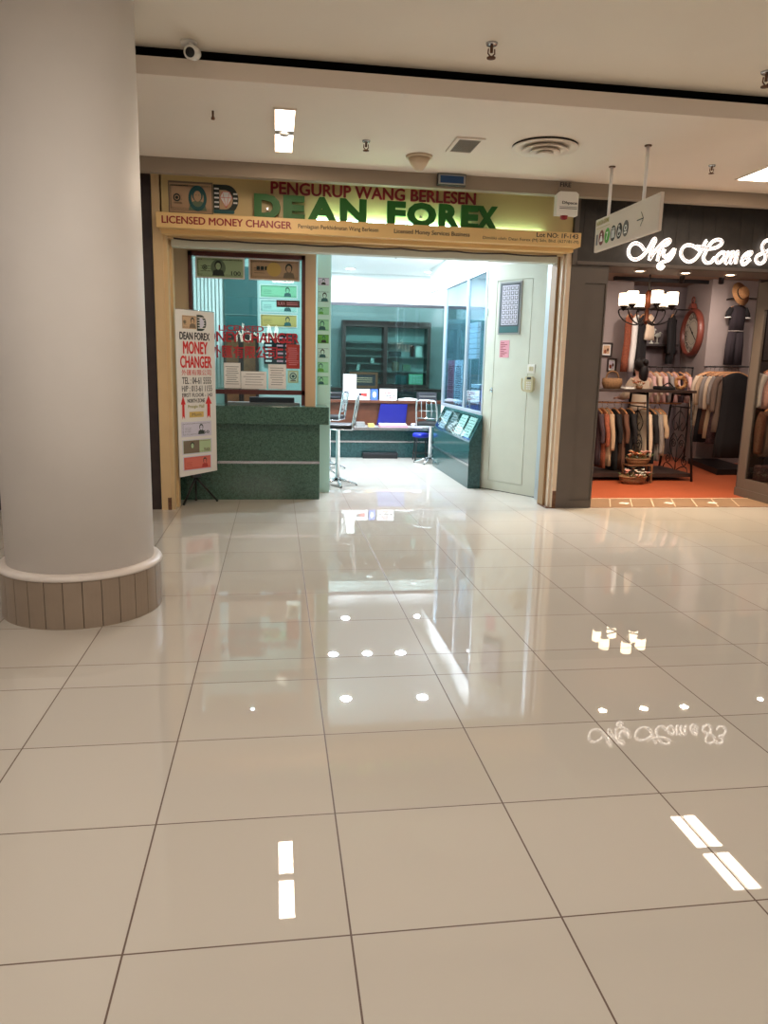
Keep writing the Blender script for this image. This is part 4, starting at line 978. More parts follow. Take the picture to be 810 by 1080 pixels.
t = thing('neon_sign', 'glowing white script sign on the dark boutique fascia', 'sign', (4.6, 8.0, 2.65))
STROKES = [
('M', [(3.937, 2.839), (3.895, 2.883), (3.84, 2.904), (3.793, 2.888), (3.763, 2.844), (3.765, 2.786), (3.801, 2.746), (3.855, 2.737), (3.916, 2.769), (3.965, 2.824), (4.002, 2.888), (4.029, 2.942), (4.048, 2.959), (4.054, 2.938), (4.034, 2.889), (4.019, 2.821), (4.005, 2.738)]) ,
('M', [(4.005, 2.738), (4.047, 2.808), (4.104, 2.883), (4.163, 2.938), (4.21, 2.956), (4.22, 2.936), (4.188, 2.905), (4.137, 2.879), (4.111, 2.815), (4.098, 2.733)]) ,
('y', [(4.17, 2.855), (4.161, 2.803), (4.185, 2.78), (4.231, 2.806), (4.279, 2.861)]) ,
('y', [(4.284, 2.869), (4.276, 2.813), (4.236, 2.753), (4.163, 2.723), (4.118, 2.695), (4.115, 2.665), (4.149, 2.654), (4.176, 2.687)]) ,
('H', [(4.579, 2.86), (4.526, 2.891), (4.469, 2.91), (4.41, 2.904), (4.371, 2.865), (4.365, 2.812), (4.404, 2.76), (4.466, 2.738), (4.529, 2.765), (4.577, 2.825), (4.612, 2.9), (4.637, 2.954), (4.649, 2.966)]) ,
('H', [(4.536, 2.901), (4.614, 2.89), (4.702, 2.884), (4.777, 2.904), (4.825, 2.943), (4.815, 2.974), (4.768, 2.979), (4.716, 2.958), (4.673, 2.902), (4.644, 2.838), (4.628, 2.784), (4.661, 2.739), (4.718, 2.743), (4.759, 2.796)]) ,
('o', [(4.849, 2.855), (4.793, 2.815), (4.784, 2.764), (4.818, 2.742), (4.863, 2.784), (4.88, 2.833), (4.849, 2.855)]) ,
('m', [(4.919, 2.869), (4.909, 2.8), (4.899, 2.736), (4.931, 2.816), (4.97, 2.864), (4.964, 2.803), (4.954, 2.741), (4.988, 2.823), (5.027, 2.869), (5.019, 2.805), (5.016, 2.741)]) ,
('e', [(5.084, 2.798), (5.148, 2.818), (5.193, 2.863), (5.157, 2.866), (5.108, 2.828), (5.088, 2.77), (5.117, 2.735), (5.185, 2.792)]) ,
('8', [(5.343, 2.876), (5.311, 2.92), (5.324, 2.975), (5.371, 3.002), (5.425, 2.975), (5.421, 2.925), (5.37, 2.884), (5.306, 2.856), (5.259, 2.825), (5.26, 2.775), (5.308, 2.753), (5.355, 2.784), (5.364, 2.839), (5.343, 2.876)]) ,
('3', [(5.448, 2.976), (5.482, 3.011), (5.538, 2.994), (5.532, 2.94), (5.485, 2.908), (5.543, 2.901), (5.567, 2.848), (5.529, 2.791), (5.468, 2.784), (5.443, 2.823)]) ,
]
word = {}
for ch, pts in STROKES: word.setdefault(ch, []).append(pts)
for ch, strokes in word.items():
    b = MB()
    for k, pts in enumerate(strokes):
        closed = pts[0] == pts[-1]
        P = smooth_path([(x, 7.972 - 0.004 * k, z) for x, z in (pts[:-1] if closed else pts)], 5, closed)
        b.tube(P, 0.018, 'neon_white', 8, closed)
    o = b.build('letter', t)
    b = MB()
    for k, pts in enumerate(strokes):
        closed = pts[0] == pts[-1]
        P = smooth_path([(x, 7.955 - 0.004 * k, z) for x, z in (pts[:-1] if closed else pts)], 5, closed)
        b.tube(P, 0.0055, 'neon_core', 5, closed)
    b.build('tube_core', o)
for x, l in ((4.06, 'left of the three downlights under the boutique fascia'), (4.61, 'middle of the three downlights under the boutique fascia'), (5.16, 'right of the three downlights under the boutique fascia')):
    downlight(x, 8.28, 2.665, P_HOME_FRONT, l, 'downlights under the boutique fascia', (1.0, 0.80, 0.58), 'lamp_warm', 0.045, 'column_trim', 150)

# right display case: glass side of a box window
b = MB()
b.box(5.95, 5.99, 8.75, 8.90, 0, 2.665, 'taupe_paint'); b.box(5.95, 5.99, 8.03, 8.75, 0, 0.215, 'taupe_paint'); b.box(5.935, 5.95, 8.03, 8.92, 0, 0.10, 'taupe_paint')
b.box(5.95, 5.99, 8.03, 8.75, 2.33, 2.665, 'taupe_paint'); b.box(5.95, 5.99, 8.03, 8.10, 0.215, 2.33, 'taupe_paint')
struct(b, 'wall_showcase')
block('trim_11', 5.992, 8.5, 8.07, 8.94, 0, 0.205, 'taupe_paint')
win4 = block('window_4', 5.952, 5.99, 8.10, 8.75, 0.215, 0.235, 'taupe_paint')
b = MB(); b.box(5.965, 5.970, 8.10, 8.75, 0.235, 2.33, 'case_glass'); b.build('pane', win4)
b = MB(); b.box(5.99, 8.5, 8.94, 8.98, 0, 3.1, 'home_dark'); struct(b, 'wall_partition')

# boutique shell
block('wall_back', 6.25, 8.4, 13.45, 13.55, 0, 3.1, 'home_wall')
block('wall_back', 3.46, 6.25, 12.92, 13.55, 0, 3.1, 'home_pier')
block('wall_right', 8.4, 8.5, 8.98, 13.55, 0, 3.1, 'home_wall')
struct(MB().prism([(7.27, 12.15), (8.4, 12.15), (8.4, 13.2), (7.417, 13.2)], 0, 3.1, 'home_pier'), 'wall_pier')
b = MB(); b.box(3.47, 3.50, 8.4, 12.92, 0, 3.1, 'home_wall'); struct(b, 'wall_left')
b = MB(); b.box(6.25, 7.35, 13.2, 13.45, 2.02, 2.06, 'home_dark'); b.box(6.3, 6.34, 13.25, 13.45, 1.9, 2.02, 'home_dark'); b.box(7.2, 7.24, 13.25, 13.45, 1.9, 2.02, 'home_dark')
tag(b.build('wall_shelf'), 'grey wall shelf in the boutique niche behind the chandelier', 'shelf')
t = thing('plant_pot', 'small white pot with a green plant on the boutique wall shelf', 'plant', (6.66, 13.3, 2.06))
b = MB(); b.lathe([(0.035, 0.0), (0.05, 0.09), (0.045, 0.09)], 'petal_white', (6.66, 13.3, 2.061), 16); b.build('pot', t)
b = MB(); R = random.Random(3)
for i in range(16):
    a = R.uniform(0, 2 * PI); l = R.uniform(0.06, 0.13); d = Vector((math.cos(a) * 0.6, math.sin(a) * 0.4, 1)).normalized()
    p = Vector((6.66, 13.3, 2.14)); q = p + d * l; s = Vector((-d.y, d.x, 0)).normalized() * 0.015
    b.add([p, (p + q) / 2 + s, q, (p + q) / 2 - s], [(0, 1, 2, 3)], 'leaf')
b.build('leaves', t)
for i, (x, l) in enumerate(((6.86, 'white bird figurine at the middle of the boutique wall shelf'), (6.97, 'white bird figurine at the right on the boutique wall shelf'))):
    h = 0.30 - 0.07 * i
    b = MB(); b.lathe([(0.04, 0), (0.045, 0.015), (0.012, 0.03), (0.01, h * 0.55)], 'petal_white', (x, 13.3, 2.061), 14)
    b.ball((x + 0.01, 13.3, 2.06 + h * 0.68), (0.055, 0.035, 0.045), 'petal_white'); b.ball((x + 0.05, 13.3, 2.06 + h * 0.85), 0.024, 'petal_white'); b.tube([(x - 0.03, 13.3, 2.06 + h * 0.68), (x - 0.11, 13.3, 2.06 + h * 0.6)], [0.02, 0.004], 'petal_white'); b.tube([(x + 0.07, 13.3, 2.06 + h * 0.85), (x + 0.095, 13.3, 2.06 + h * 0.83)], [0.007, 0.001], 'petal_white')
    tag(b.build('bird_figurine'), l, 'figurine')
for x0, x1, z0, z1, l, mt in ((5.72, 5.93, 1.80, 2.045, 'upper of two small framed pictures at the left in the boutique', 'note_tan'), (5.86, 6.03, 1.54, 1.775, 'lower of two small framed pictures at the left in the boutique', 'note_lilac')):
    t = thing('framed_picture', l, 'picture', ((x0 + x1) / 2, 12.92, z0), group='framed pictures in the boutique')
    F = frame((0, 12.92, 0))
    b = MB(F); holed(b, x0, x1, z0, z1, x0 + 0.025, x1 - 0.025, z0 + 0.025, z1 - 0.025, 0.0005, 0.025, 'dark_wood'); b.build('frame', t)
    b = MB(F); b.box(x0 + 0.025, x1 - 0.025, z0 + 0.025, z1 - 0.025, 0.0005, 0.008, 'paper'); b.box(x0 + 0.045, x1 - 0.045, z0 + 0.05, z1 - 0.05, 0.008, 0.009, mt)
    c = (x0 + x1) / 2; b.ell(c - 0.02, z0 + 0.09, 0.025, 0.035, 0.009, 0.0095, 'cloth_rust', 12); b.ell(c + 0.025, z0 + 0.12, 0.02, 0.03, 0.009, 0.0095, 'cloth_brown', 12); b.build('print', t)

# wall clock on the pier, faces left
CT = frame((7.347, 12.70, 2.25), (-0.139, -0.99, 0), (0, 0, 1))
t = thing('wall_clock', 'large round wall clock with reddish wooden rim on the boutique pier', 'clock', (7.2, 12.74, 1.83))
b = MB(CT); prof = [(0.355, 0.001), (0.41, 0.001), (0.42, 0.03), (0.415, 0.08), (0.385, 0.105), (0.355, 0.10), (0.35, 0.03), (0.35, 0.001)]; b.lathe(prof, 'clock_red', n=48); b.build('rim', t)
b = MB(CT); b.ell(0, 0, 0.352, 0.352, 0.03, 0.036, 'clock_face', 48); b.ring(0, 0, 0.20, 0.205, 0.036, 0.037, 'ink_dark', 40)
for k, s in enumerate(('XII', 'I', 'II', 'III', 'IIII', 'V', 'VI', 'VII', 'VIII', 'IX', 'X', 'XI')):
    a = PI / 2 - 2 * PI * k / 12; w = 0.018 + 0.017 * len(s)
    keep = b.T; b.T = b.T @ Matrix.Rotation(a - PI / 2, 4, 'Z'); b.text(s, 'ink_dark', -w, w, 0.24, 0.325, 0.036, bold=0.02); b.T = keep
b.build('dial', t)
for a, l, w in ((2.45, 0.19, 0.012), (-0.65, 0.26, 0.008)):
    b = MB(CT @ Matrix.Rotation(a, 4, 'Z')); b.prism([(-0.05, -w), (l * 0.8, -w), (l, 0), (l * 0.8, w), (-0.05, w)], 0.042, 0.045, 'iron'); b.build('hand', t)
b = MB(CT); b.lathe([(0.018, 0.036), (0.014, 0.05)], 'iron', n=14); b.build('hub', t)
b = MB(CT); b.prism([(-0.10, 0.41), (0.10, 0.41), (0.05, 0.47), (0.03, 0.50), (-0.03, 0.50), (-0.05, 0.47)], 0.03, 0.12, 'clock_red'); b.tube([(0.055 * math.cos(2 * PI * i / 20), 0.555 + 0.055 * math.sin(2 * PI * i / 20), 0.075) for i in range(20)], 0.012, 'clock_red', 8, True); b.build('hanging_ring', t)

# chandelier
ccx, ccy = 5.31, 10.5
t = thing('chandelier', 'six-armed chandelier with glowing white cylinder shades in the boutique', 'chandelier', (ccx, ccy, 2.25))
b = MB(); b.tube([(ccx, ccy, 2.62), (ccx, ccy, 3.1)], 0.012, 'iron', 8); b.lathe([(0.06, -0.03), (0.07, 0.0)], 'iron', (ccx, ccy, 3.1), 16); b.build('rod', t)
b = MB(); b.lathe([(0.012, 2.22), (0.05, 2.25), (0.055, 2.28), (0.03, 2.31), (0.028, 2.45), (0.042, 2.47), (0.042, 2.66), (0.02, 2.70)], 'bronze', (ccx, ccy, 0), 16); b.build('stem', t)
for k in range(6):
    a = PI * k / 3 + 0.42; c, s = math.cos(a), math.sin(a)
    P = [(0.03, 2.28), (0.14, 2.22), (0.28, 2.26), (0.37, 2.34), (0.40, 2.42), (0.36, 2.45), (0.33, 2.42)]
    b = MB(); b.tube(smooth_path([(ccx + r * c, ccy + r * s, z) for r, z in P]), 0.010, 'iron', 8)
    b.tube([(ccx + 0.04 * c, ccy + 0.04 * s, 2.44), (ccx + 0.34 * c, ccy + 0.34 * s, 2.44)], 0.012, 'iron', 8)
    b.lathe([(0.02, 2.44), (0.06, 2.485), (0.062, 2.495)], 'iron', (ccx + 0.33 * c, ccy + 0.33 * s, 0), 16)
    arm = b.build('arm', t)
    b = MB(); b.lathe([(0.074, 2.497), (0.078, 2.51), (0.078, 2.66), (0.072, 2.665)], 'lamp_shade', (ccx + 0.33 * c, ccy + 0.33 * s, 0), 20); b.build('lamp_shade', arm)

def spot(x, y, label, dx=0.0, dy=0.06, power=P_HOME, z=3.1):
    t = thing('track_spotlight', label, 'spotlight', (x, y, z), group='spotlights on the boutique ceiling')
    b = MB(); b.lathe([(0.03, -0.02), (0.03, 0)], 'iron', (x, y, z), 12); b.tube([(x, y, z - 0.02), (x, y, z - 0.08)], 0.008, 'iron'); b.build('bracket', t)
    d = Vector((dx, dy, -0.09)).normalized(); p = Vector((x, y, z - 0.09))
    b = MB(); b.tube([p - d * 0.05, p - d * 0.045, p + d * 0.08], [0.02, 0.036, 0.042], 'iron', 14); b.build('housing', t)
    b = MB(); b.tube([p + d * 0.081, p + d * 0.083], 0.036, 'lamp_warm', 14); b.build('lamp', t)
    rot = d.to_track_quat('-Z', 'Y').to_euler()
    area_light('spot_glow', tuple(p + d * 0.10), 0.07, power, (1.0, 0.86, 0.76), t, rot=rot, spread=130)
spot(4.9, 11.9, 'spotlight at the far left on the boutique ceiling aimed at the framed pictures', 0.05, 0.06)
spot(6.3, 11.4, 'spotlight on the boutique ceiling aimed at the wall shelf', 0.03, 0.09)
spot(6.9, 11.3, 'spotlight on the boutique ceiling aimed at the wall clock', 0.03, 0.05)
spot(7.0, 10.3, 'spotlight on the boutique ceiling above the clothes rail', 0.02, 0.09)
spot(4.8, 9.3, 'spotlight on the boutique ceiling just inside the entrance', 0.0, 0.05, P_HOME * 1.3)
spot(6.3, 9.7, 'spotlight on the boutique ceiling behind the display case', 0.0, 0.06)
t = thing('case_spotlight', 'small spotlight inside the display case at the right edge', 'spotlight', (6.3, 8.4, 2.665), group='spotlights on the boutique ceiling')
b = MB(); b.lathe([(0.05, -0.012), (0.055, 0)], 'iron', (6.3, 8.4, 2.665), 16); b.build('housing', t)
area_light('spot_glow', (6.3, 8.4, 2.645), 0.08, P_HOME * 1.0, (1.0, 0.86, 0.76), t)
b = MB(); b.box(4.2, 4.24, 9.0, 12.6, 3.06, 3.1, 'iron'); tag(b.build('ceiling_track'), 'dark lighting track on the boutique ceiling at the left', 'track')
b = MB(); b.box(5.6, 7.3, 12.3, 12.36, 3.04, 3.1, 'iron'); tag(b.build('ceiling_track'), 'dark lighting track across the boutique ceiling above the niche', 'track')

# garments
def loft(b, secs, mt, n=28, folds=0.0, nf=9, ph=0.0):
    vs, fs = [], []
    for k, (z, rx, ry, ox) in enumerate(secs):
        f = folds * k / max(1, len(secs) - 1)
        for i in range(n):
            a = 2 * PI * i / n; w = 1 + f * math.sin(nf * a + ph + 0.4 * k)
            vs.append((ox + rx * w * math.copysign(abs(math.cos(a)) ** 0.8, math.cos(a)), ry * (1 + 2.2 * f * math.sin(nf * a + ph + 0.4 * k)) * math.sin(a), z))
    for k in range(len(secs) - 1):
        for i in range(n):
            j = (i + 1) % n; fs.append((k * n + i, k * n + j, (k + 1) * n + j, (k + 1) * n + i))
    fs.append(tuple(range(n))[::-1]); q = (len(secs) - 1) * n; fs.append(tuple(range(q, q + n)))
    return b.add(vs, fs, mt, True)
def garment(label, loc, rz, L, mt, w=0.2, flare=1.0, sleeve=0.55, smat=None, group=None, name='hanging_shirt', cat='shirt', thick=0.03, seed=0):
    # origin at the top of the hanger hook
    t = thing(name, label, cat, loc, rz, group)
    b = MB(); b.tube(smooth_path([(0.012, 0, -0.028), (0.022, 0, -0.01), (0.0, 0, 0.004), (-0.018, 0, -0.012)]), 0.004, 'steel', 6); b.tube([(0, 0, -0.095), (0.004, 0, -0.03)], 0.004, 'steel', 6)
    b.tube(smooth_path([(-w, 0, -0.155), (-w * 0.5, 0, -0.115), (0, 0, -0.095), (w * 0.5, 0, -0.115), (w, 0, -0.155)]), 0.012, 'hanger_wood', 8); b.build('hanger', t, True)
    b = MB(); z0 = -0.105
    loft(b, [(z0, w * 0.32, thick * 0.7, 0), (z0 - 0.02, w * 0.6, thick * 0.9, 0), (z0 - 0.06, w * 1.02, thick, 0), (z0 - 0.18, w * 0.98, thick * 1.15, 0), (z0 - L * 0.5, w * (0.9 + 0.1 * flare), thick * 1.2, 0.006), (z0 - L * 0.8, w * flare, thick * 1.3, -0.004), (z0 - L, w * flare * 1.04, thick * 1.35, 0)], mt, folds=0.09, ph=seed)
    b.build('body', t, True)
    if sleeve:
        for s in (-1, 1):
            b = MB(); b.tube(smooth_path([(s * w * 0.92, 0, z0 - 0.075), (s * w * 1.18, 0.008, z0 - 0.2), (s * w * 1.3, -0.012, z0 - 0.08 - sleeve * 0.6), (s * w * 1.28, -0.018, z0 - 0.08 - sleeve)], 4), [thick * (1.35 - 0.03 * i) for i in range(13)], smat or mt, 10); b.build('sleeve', t, True)
    return t
def rail_thing(name, label, cat, p0, p1, z, base=True):
    t = thing(name, label, cat, ((p0[0] + p1[0]) / 2, (p0[1] + p1[1]) / 2, 0))
    b = MB(); b.tube([(p0[0], p0[1], z), (p1[0], p1[1], z)], 0.012, 'iron', 8); b.build('rail', t)
    for p in (p0, p1):
        b = MB(); b.tube([(p[0], p[1], 0.02), (p[0], p[1], z)], 0.014, 'iron', 8); b.ball((p[0], p[1], z), 0.02, 'iron'); b.build('post', t)
    return t
rz0 = math.atan2(0.25, -1.25)
t = thing('clothes_rail', 'black wall mounted clothes rail hung with beige and dark garments at the right', 'clothes rail', (7.11, 11.3, 1.66))
b = MB(); b.tube([(6.95, 10.62, 1.66), (7.28, 12.05, 1.66)], 0.012, 'iron', 8); b.build('rail', t)
b = MB(); b.tube([(6.95, 10.62, 1.66), (8.40, 10.62, 1.66)], 0.012, 'iron', 8); b.build('bracket', t)
b = MB(); b.tube([(7.28, 12.05, 1.66), (7.28, 12.15, 1.66)], 0.012, 'iron', 8); b.build('bracket', t)
b = MB(); b.add([(6.80, 10.7, 0.0), (7.12, 12.1, 0.0), (7.66, 12.1, 0.0), (7.40, 10.7, 0.0), (6.80, 10.7, 0.09), (7.12, 12.1, 0.09), (7.66, 12.1, 0.09), (7.40, 10.7, 0.09)], [(0, 1, 2, 3), (7, 6, 5, 4), (0, 4, 5, 1), (1, 5, 6, 2), (2, 6, 7, 3), (3, 7, 4, 0)], 'iron')  # black block put in for the garments' shadow and dress hem
tag(b.build('shadow_block'), 'low black block standing in for the shadow under the right clothes rail', 'shadow block')
RAILC = [(0.10, 1.30, 'cloth_black', 0.0, None, 'hanging_dress', 'dress', 'long black dress nearest the entrance on the right clothes rail'),
         (0.24, 0.92, 'cloth_taupe', 0.52, None, 'hanging_shirt', 'shirt', 'taupe shirt just behind the black dress on the right rail'),
         (0.36, 1.12, 'cloth_floral', 0.42, 'cloth_grey', 'hanging_dress', 'dress', 'dark patterned dress with grey sleeves in the middle of the right rail'),
         (0.48, 1.05, 'cloth_beige', 0.5, 'cloth_cream', 'hanging_dress', 'dress', 'beige dress with cream sleeves in the middle of the right rail'),
         (0.62, 1.0, 'cloth_brown', 0.5, 'cloth_grey', 'hanging_dress', 'dress', 'brown dress with pale sleeves toward the back of the right rail'),
         (0.78, 1.15, 'cloth_black', 0.45, 'cloth_beige', 'hanging_dress', 'dress', 'black dress with beige sleeves near the back end of the right rail'),
         (0.92, 0.9, 'cloth_cream', 0.62, None, 'hanging_shirt', 'shirt', 'cream shirt at the back end of the right rail')]
for i, (u, L, mt, sl, sm, nm_, ct, l) in enumerate(RAILC):
    garment(l, (6.95 + 0.33 * u, 10.62 + 1.43 * u, 1.668), 0.0, L, mt, 0.21, 1.1, sl, sm, 'garments on the right clothes rail', nm_, ct, 0.038, i)

# centre rack: table top on wrought iron A-frames
t = thing('rack_table', 'black iron rack table with scrollwork end frames in the middle of the boutique', 'table', (5.2, 10.5, 0))
b = MB(); b.box(4.30, 6.02, 10.18, 10.82, 1.262, 1.30, 'dark_wood', 0.004); b.build('tabletop', t)
b = MB(); b.box(4.35, 6.0, 10.08, 10.94, 0.055, 0.11, 'dark_wood'); b.build('base_shelf', t)
def spiral(c, r0, r1, a0, turns, n=18): return [(c[0] + (r0 + (r1 - r0) * i / n) * math.cos(a0 + turns * 2 * PI * i / n), c[1] + (r0 + (r1 - r0) * i / n) * math.sin(a0 + turns * 2 * PI * i / n)) for i in range(n + 1)]
for X, scroll in ((4.40, False), (5.30, True), (5.975, True)):
    b = MB()
    for s in (-1, 1): b.tube([(X, 10.5 + s * 0.485, 0.0), (X, 10.5 + s * 0.25, 1.262)], 0.018, 'iron', 6)
    b.tube([(X, 10.5 - 0.47, 0.085), (X, 10.5 + 0.47, 0.085)], 0.014, 'iron', 6); b.tube([(X, 10.24, 1.24), (X, 10.76, 1.24)], 0.018, 'iron', 6)
    b.tube([(X, 10.5 - 0.29, 1.05), (X, 10.5 + 0.29, 1.05)], 0.010, 'iron', 6)
    fr = b.build('end_frame', t)
    if scroll:
        b = MB()
        def sc(p): b.tube([(X, 10.5 + a, z) for a, z in p], 0.007, 'iron', 6)
        for s in (-1, 1):
            sc([(s * a, z) for a, z in smooth_path([(0.0, 0.25), (0.16, 0.40), (0.20, 0.55), (0.10, 0.64), (0.0, 0.56)])] if False else [(s * v[0], v[1]) for v in smooth_path([(0.0, 0.22, 0), (0.17, 0.38, 0), (0.21, 0.54, 0), (0.11, 0.65, 0), (0.0, 0.55, 0)])])
            sc([(s * v[0], v[1]) for v in smooth_path([(0.0, 1.0, 0), (0.10, 0.93, 0), (0.19, 0.82, 0), (0.11, 0.70, 0), (0.03, 0.76, 0), (0.09, 0.82, 0)])])
            sc([(s * p[0], p[1]) for p in spiral((0.11, 0.50), 0.075, 0.012, 0.3, 1.6)])
            sc([(s * p[0], p[1]) for p in spiral((0.24, 0.26), 0.09, 0.015, 1.2, 1.5)])
            sc([(s * v[0], v[1]) for v in smooth_path([(0.36, 0.10, 0), (0.30, 0.18, 0), (0.16, 0.17, 0), (0.02, 0.10, 0)])])
        sc([(0, 0.1), (0, 0.55)]); sc([(0, 0.7), (0, 1.05)])
        b.build('scrollwork', fr)
for y in (10.5,):
    b = MB(); b.tube([(4.40, y, 1.10), (5.975, y, 1.10)], 0.012, 'hanger_wood', 8); b.build('hanging_rail', t)
for i, (x, L, mt, sl, sm, l) in enumerate(((4.66, 0.80, 'cloth_plum', 0.4, None, 'plum shirt at the left end of the centre rack'), (4.74, 0.85, 'cloth_rust', 0.45, None, 'rust patterned shirt beside the plum one on the centre rack'), (4.82, 0.82, 'cloth_beige', 0.5, None, 'beige shirt beside the rust one on the centre rack'), (4.93, 0.88, 'cloth_black', 0.4, None, 'black dress in the left half of the centre rack'), (5.04, 0.88, 'cloth_brown', 0.4, None, 'brown dress in the left half of the centre rack'), (5.16, 0.90, 'cloth_black', 0.4, None, 'black dress against the middle frame of the centre rack'),
        (5.40, 0.72, 'cloth_cream', 0.6, None, 'cream shirt just right of the middle frame of the centre rack'), (5.49, 0.78, 'cloth_black', 0.4, None, 'black shirt between two pale ones on the centre rack'), (5.57, 0.74, 'cloth_grey', 0.55, None, 'grey shirt beside the tan short sleeved one on the centre rack'), (5.64, 0.66, 'cloth_beige', 0.32, None, 'tan short sleeved shirt at the right end of the centre rack'))):
    garment(l, (x, 10.5, 1.108), PI / 2, L, mt, 0.19, 1.08, sl, sm, 'garments on the centre rack', 'hanging_shirt' if 'shirt' in l else 'hanging_dress', 'shirt' if 'shirt' in l else 'dress', 0.03, i + 3)

def flower(b, c, r, mt, R):
    n = 6
    for k in range(n):
        a = 2 * PI * k / n + R.uniform(0, 1); d = Vector((math.cos(a), math.sin(a), 0.55)).normalized(); s = Vector((-math.sin(a), math.cos(a), 0)) * r * 0.45; p = Vector(c)
        b.add([p, p + d * r * 0.6 + s, p + d * r, p + d * r * 0.6 - s], [(0, 1, 2, 3)], mt)
    b.ball(c, r * 0.25, 'petal_orange', 8, 5)
def basket(x, y, z, r, h, label, seed, fl, mts):
    t = thing('flower_basket', label, 'basket', (x, y, z), group='flower baskets by the centre rack')
    b = MB(); b.lathe([(r * 0.75, 0.0), (r * 0.95, h * 0.5), (r, h), (r * 0.92, h), (r * 0.7, h * 0.15)], 'wicker', (x, y, z + 0.001), 22, 1.15, 0.8); b.tube([(x + 1.15 * r * math.cos(2 * PI * i / 22), y + 0.8 * r * math.sin(2 * PI * i / 22), z + h) for i in range(22)], 0.012, 'wicker', 6, True); b.build('basket', t)
    R = random.Random(seed)
    for i in range(fl):
        a = R.uniform(0, 2 * PI); q = r * math.sqrt(R.random()) * 1.15; c = (x + 1.15 * q * math.cos(a), y + 0.8 * q * math.sin(a), z + h + R.uniform(0.02, 0.10))
        b = MB(); flower(b, c, R.uniform(0.035, 0.06), mts[i % len(mts)], R); b.tube([c, (x + (c[0] - x) * 0.5, y + (c[1] - y) * 0.5, z + h * 0.5)], 0.003, 'leaf', 5); b.build('flower', t)
    b = MB()
    for i in range(26):
        a = R.uniform(0, 2 * PI); q = r * R.uniform(0.3, 1.2); p = Vector((x + 1.1 * q * math.cos(a), y + 0.8 * q * math.sin(a), z + h + R.uniform(-0.01, 0.05))); d = Vector((math.cos(a), math.sin(a), R.uniform(0.1, 1))).normalized() * R.uniform(0.05, 0.09); s = Vector((-d.y, d.x, 0)).normalized() * 0.014
        b.add([p, p + d * 0.5 + s, p + d, p + d * 0.5 - s], [(0, 1, 2, 3)], 'leaf_grey' if i % 2 else 'leaf')
    b.build('foliage', t)
basket(4.98, 9.84, 0.0, 0.17, 0.10, 'low wicker basket of pink and white flowers on the orange floor', 5, 12, ('petal_pink', 'petal_white', 'petal_white'))
t = thing('flower_stand', 'small wooden stand carrying the upper flower basket beside the centre rack', 'stand', (5.09, 9.955, 0))
b = MB(); b.box(4.90, 5.28, 9.86, 10.045, 0.245, 0.262, 'mid_wood'); b.build('top', t)
for sx_, sy_ in ((4.915, 10.03), (5.265, 10.03), (5.265, 9.87), (4.915, 10.02)):
    if (sx_, sy_) == (4.915, 10.02): continue
    b = MB(); b.box(sx_ - 0.012, sx_ + 0.012, sy_ - 0.012, sy_ + 0.012, 0, 0.245, 'mid_wood'); b.build('leg', t)
basket(5.09, 9.95, 0.262, 0.15, 0.08, 'upper wicker basket of orange and pale flowers on the small stand', 9, 12, ('petal_orange', 'petal_pink', 'note_tan'))
t = thing('wicker_bag', 'woven tan basket bag at the left end of the rack table', 'bag', (4.84, 10.45, 1.30))
b = MB(); b.lathe([(0.10, 0.0), (0.13, 0.08), (0.12, 0.15), (0.11, 0.15), (0.10, 0.03)], 'wicker', (4.84, 10.45, 1.301), 22, 1.2, 0.7); b.build('body', t)
b = MB(); b.tube(smooth_path([(4.74, 10.45, 1.44), (4.77, 10.45, 1.52), (4.84, 10.45, 1.55), (4.91, 10.45, 1.52), (4.94, 10.45, 1.44)]), 0.012, 'wicker', 8); b.build('handle', t)
t = thing('folded_scarf', 'white folded scarf lying beside the basket bag on the rack table', 'scarf', (5.05, 10.4, 1.30))
b = MB(); b.box(4.97, 5.13, 10.30, 10.50, 1.301, 1.325, 'cloth_white', 0.01); b.build('lower_fold', t)
b = MB(); b.box(4.98, 5.11, 10.31, 10.48, 1.325, 1.345, 'cloth_grey', 0.008); b.build('upper_fold', t)
t = thing('dried_bouquet', 'small bunch of dried flowers in the middle of the rack table', 'flowers', (5.24, 10.4, 1.30)); R = random.Random(12)
b = MB(); b.lathe([(0.04, 0), (0.055, 0.05), (0.05, 0.05)], 'mid_wood', (5.24, 10.4, 1.301), 16); b.build('bowl', t)
for i in range(7):
    c = (5.24 + R.uniform(-0.09, 0.09), 10.4 + R.uniform(-0.06, 0.06), 1.37 + R.uniform(0, 0.05)); b = MB(); flower(b, c, 0.04, ('petal_orange', 'note_tan')[i % 2], R); b.tube([c, (5.24, 10.4, 1.34)], 0.003, 'leaf', 5); b.build('flower', t)
b = MB(); b.box(5.52, 5.76, 10.3, 10.55, 1.301, 1.35, 'cloth_black', 0.02); b.tube(smooth_path([(5.56, 10.32, 1.35), (5.64, 10.30, 1.40), (5.72, 10.32, 1.35)]), 0.01, 'cloth_black', 6)
tag(b.build('black_handbag'), 'flat black handbag lying on the rack table', 'bag')
t = thing('straw_wreath', 'tan straw wreath at the right end of the rack table', 'wreath', (5.88, 10.4, 1.30))
b = MB(); b.tube([(5.88 + 0.075 * math.cos(2 * PI * i / 20), 10.4 + 0.01 * math.sin(i), 1.30 + 0.105 + 0.075 * math.sin(2 * PI * i / 20)) for i in range(20)], 0.028, 'straw', 8, True); b.build('ring', t)
R = random.Random(4)
for i in range(5):
    a = 2 * PI * i / 5; b = MB(); flower(b, (5.88 + 0.08 * math.cos(a), 10.365, 1.405 + 0.08 * math.sin(a)), 0.035, 'petal_orange', R); b.build('flower', t)

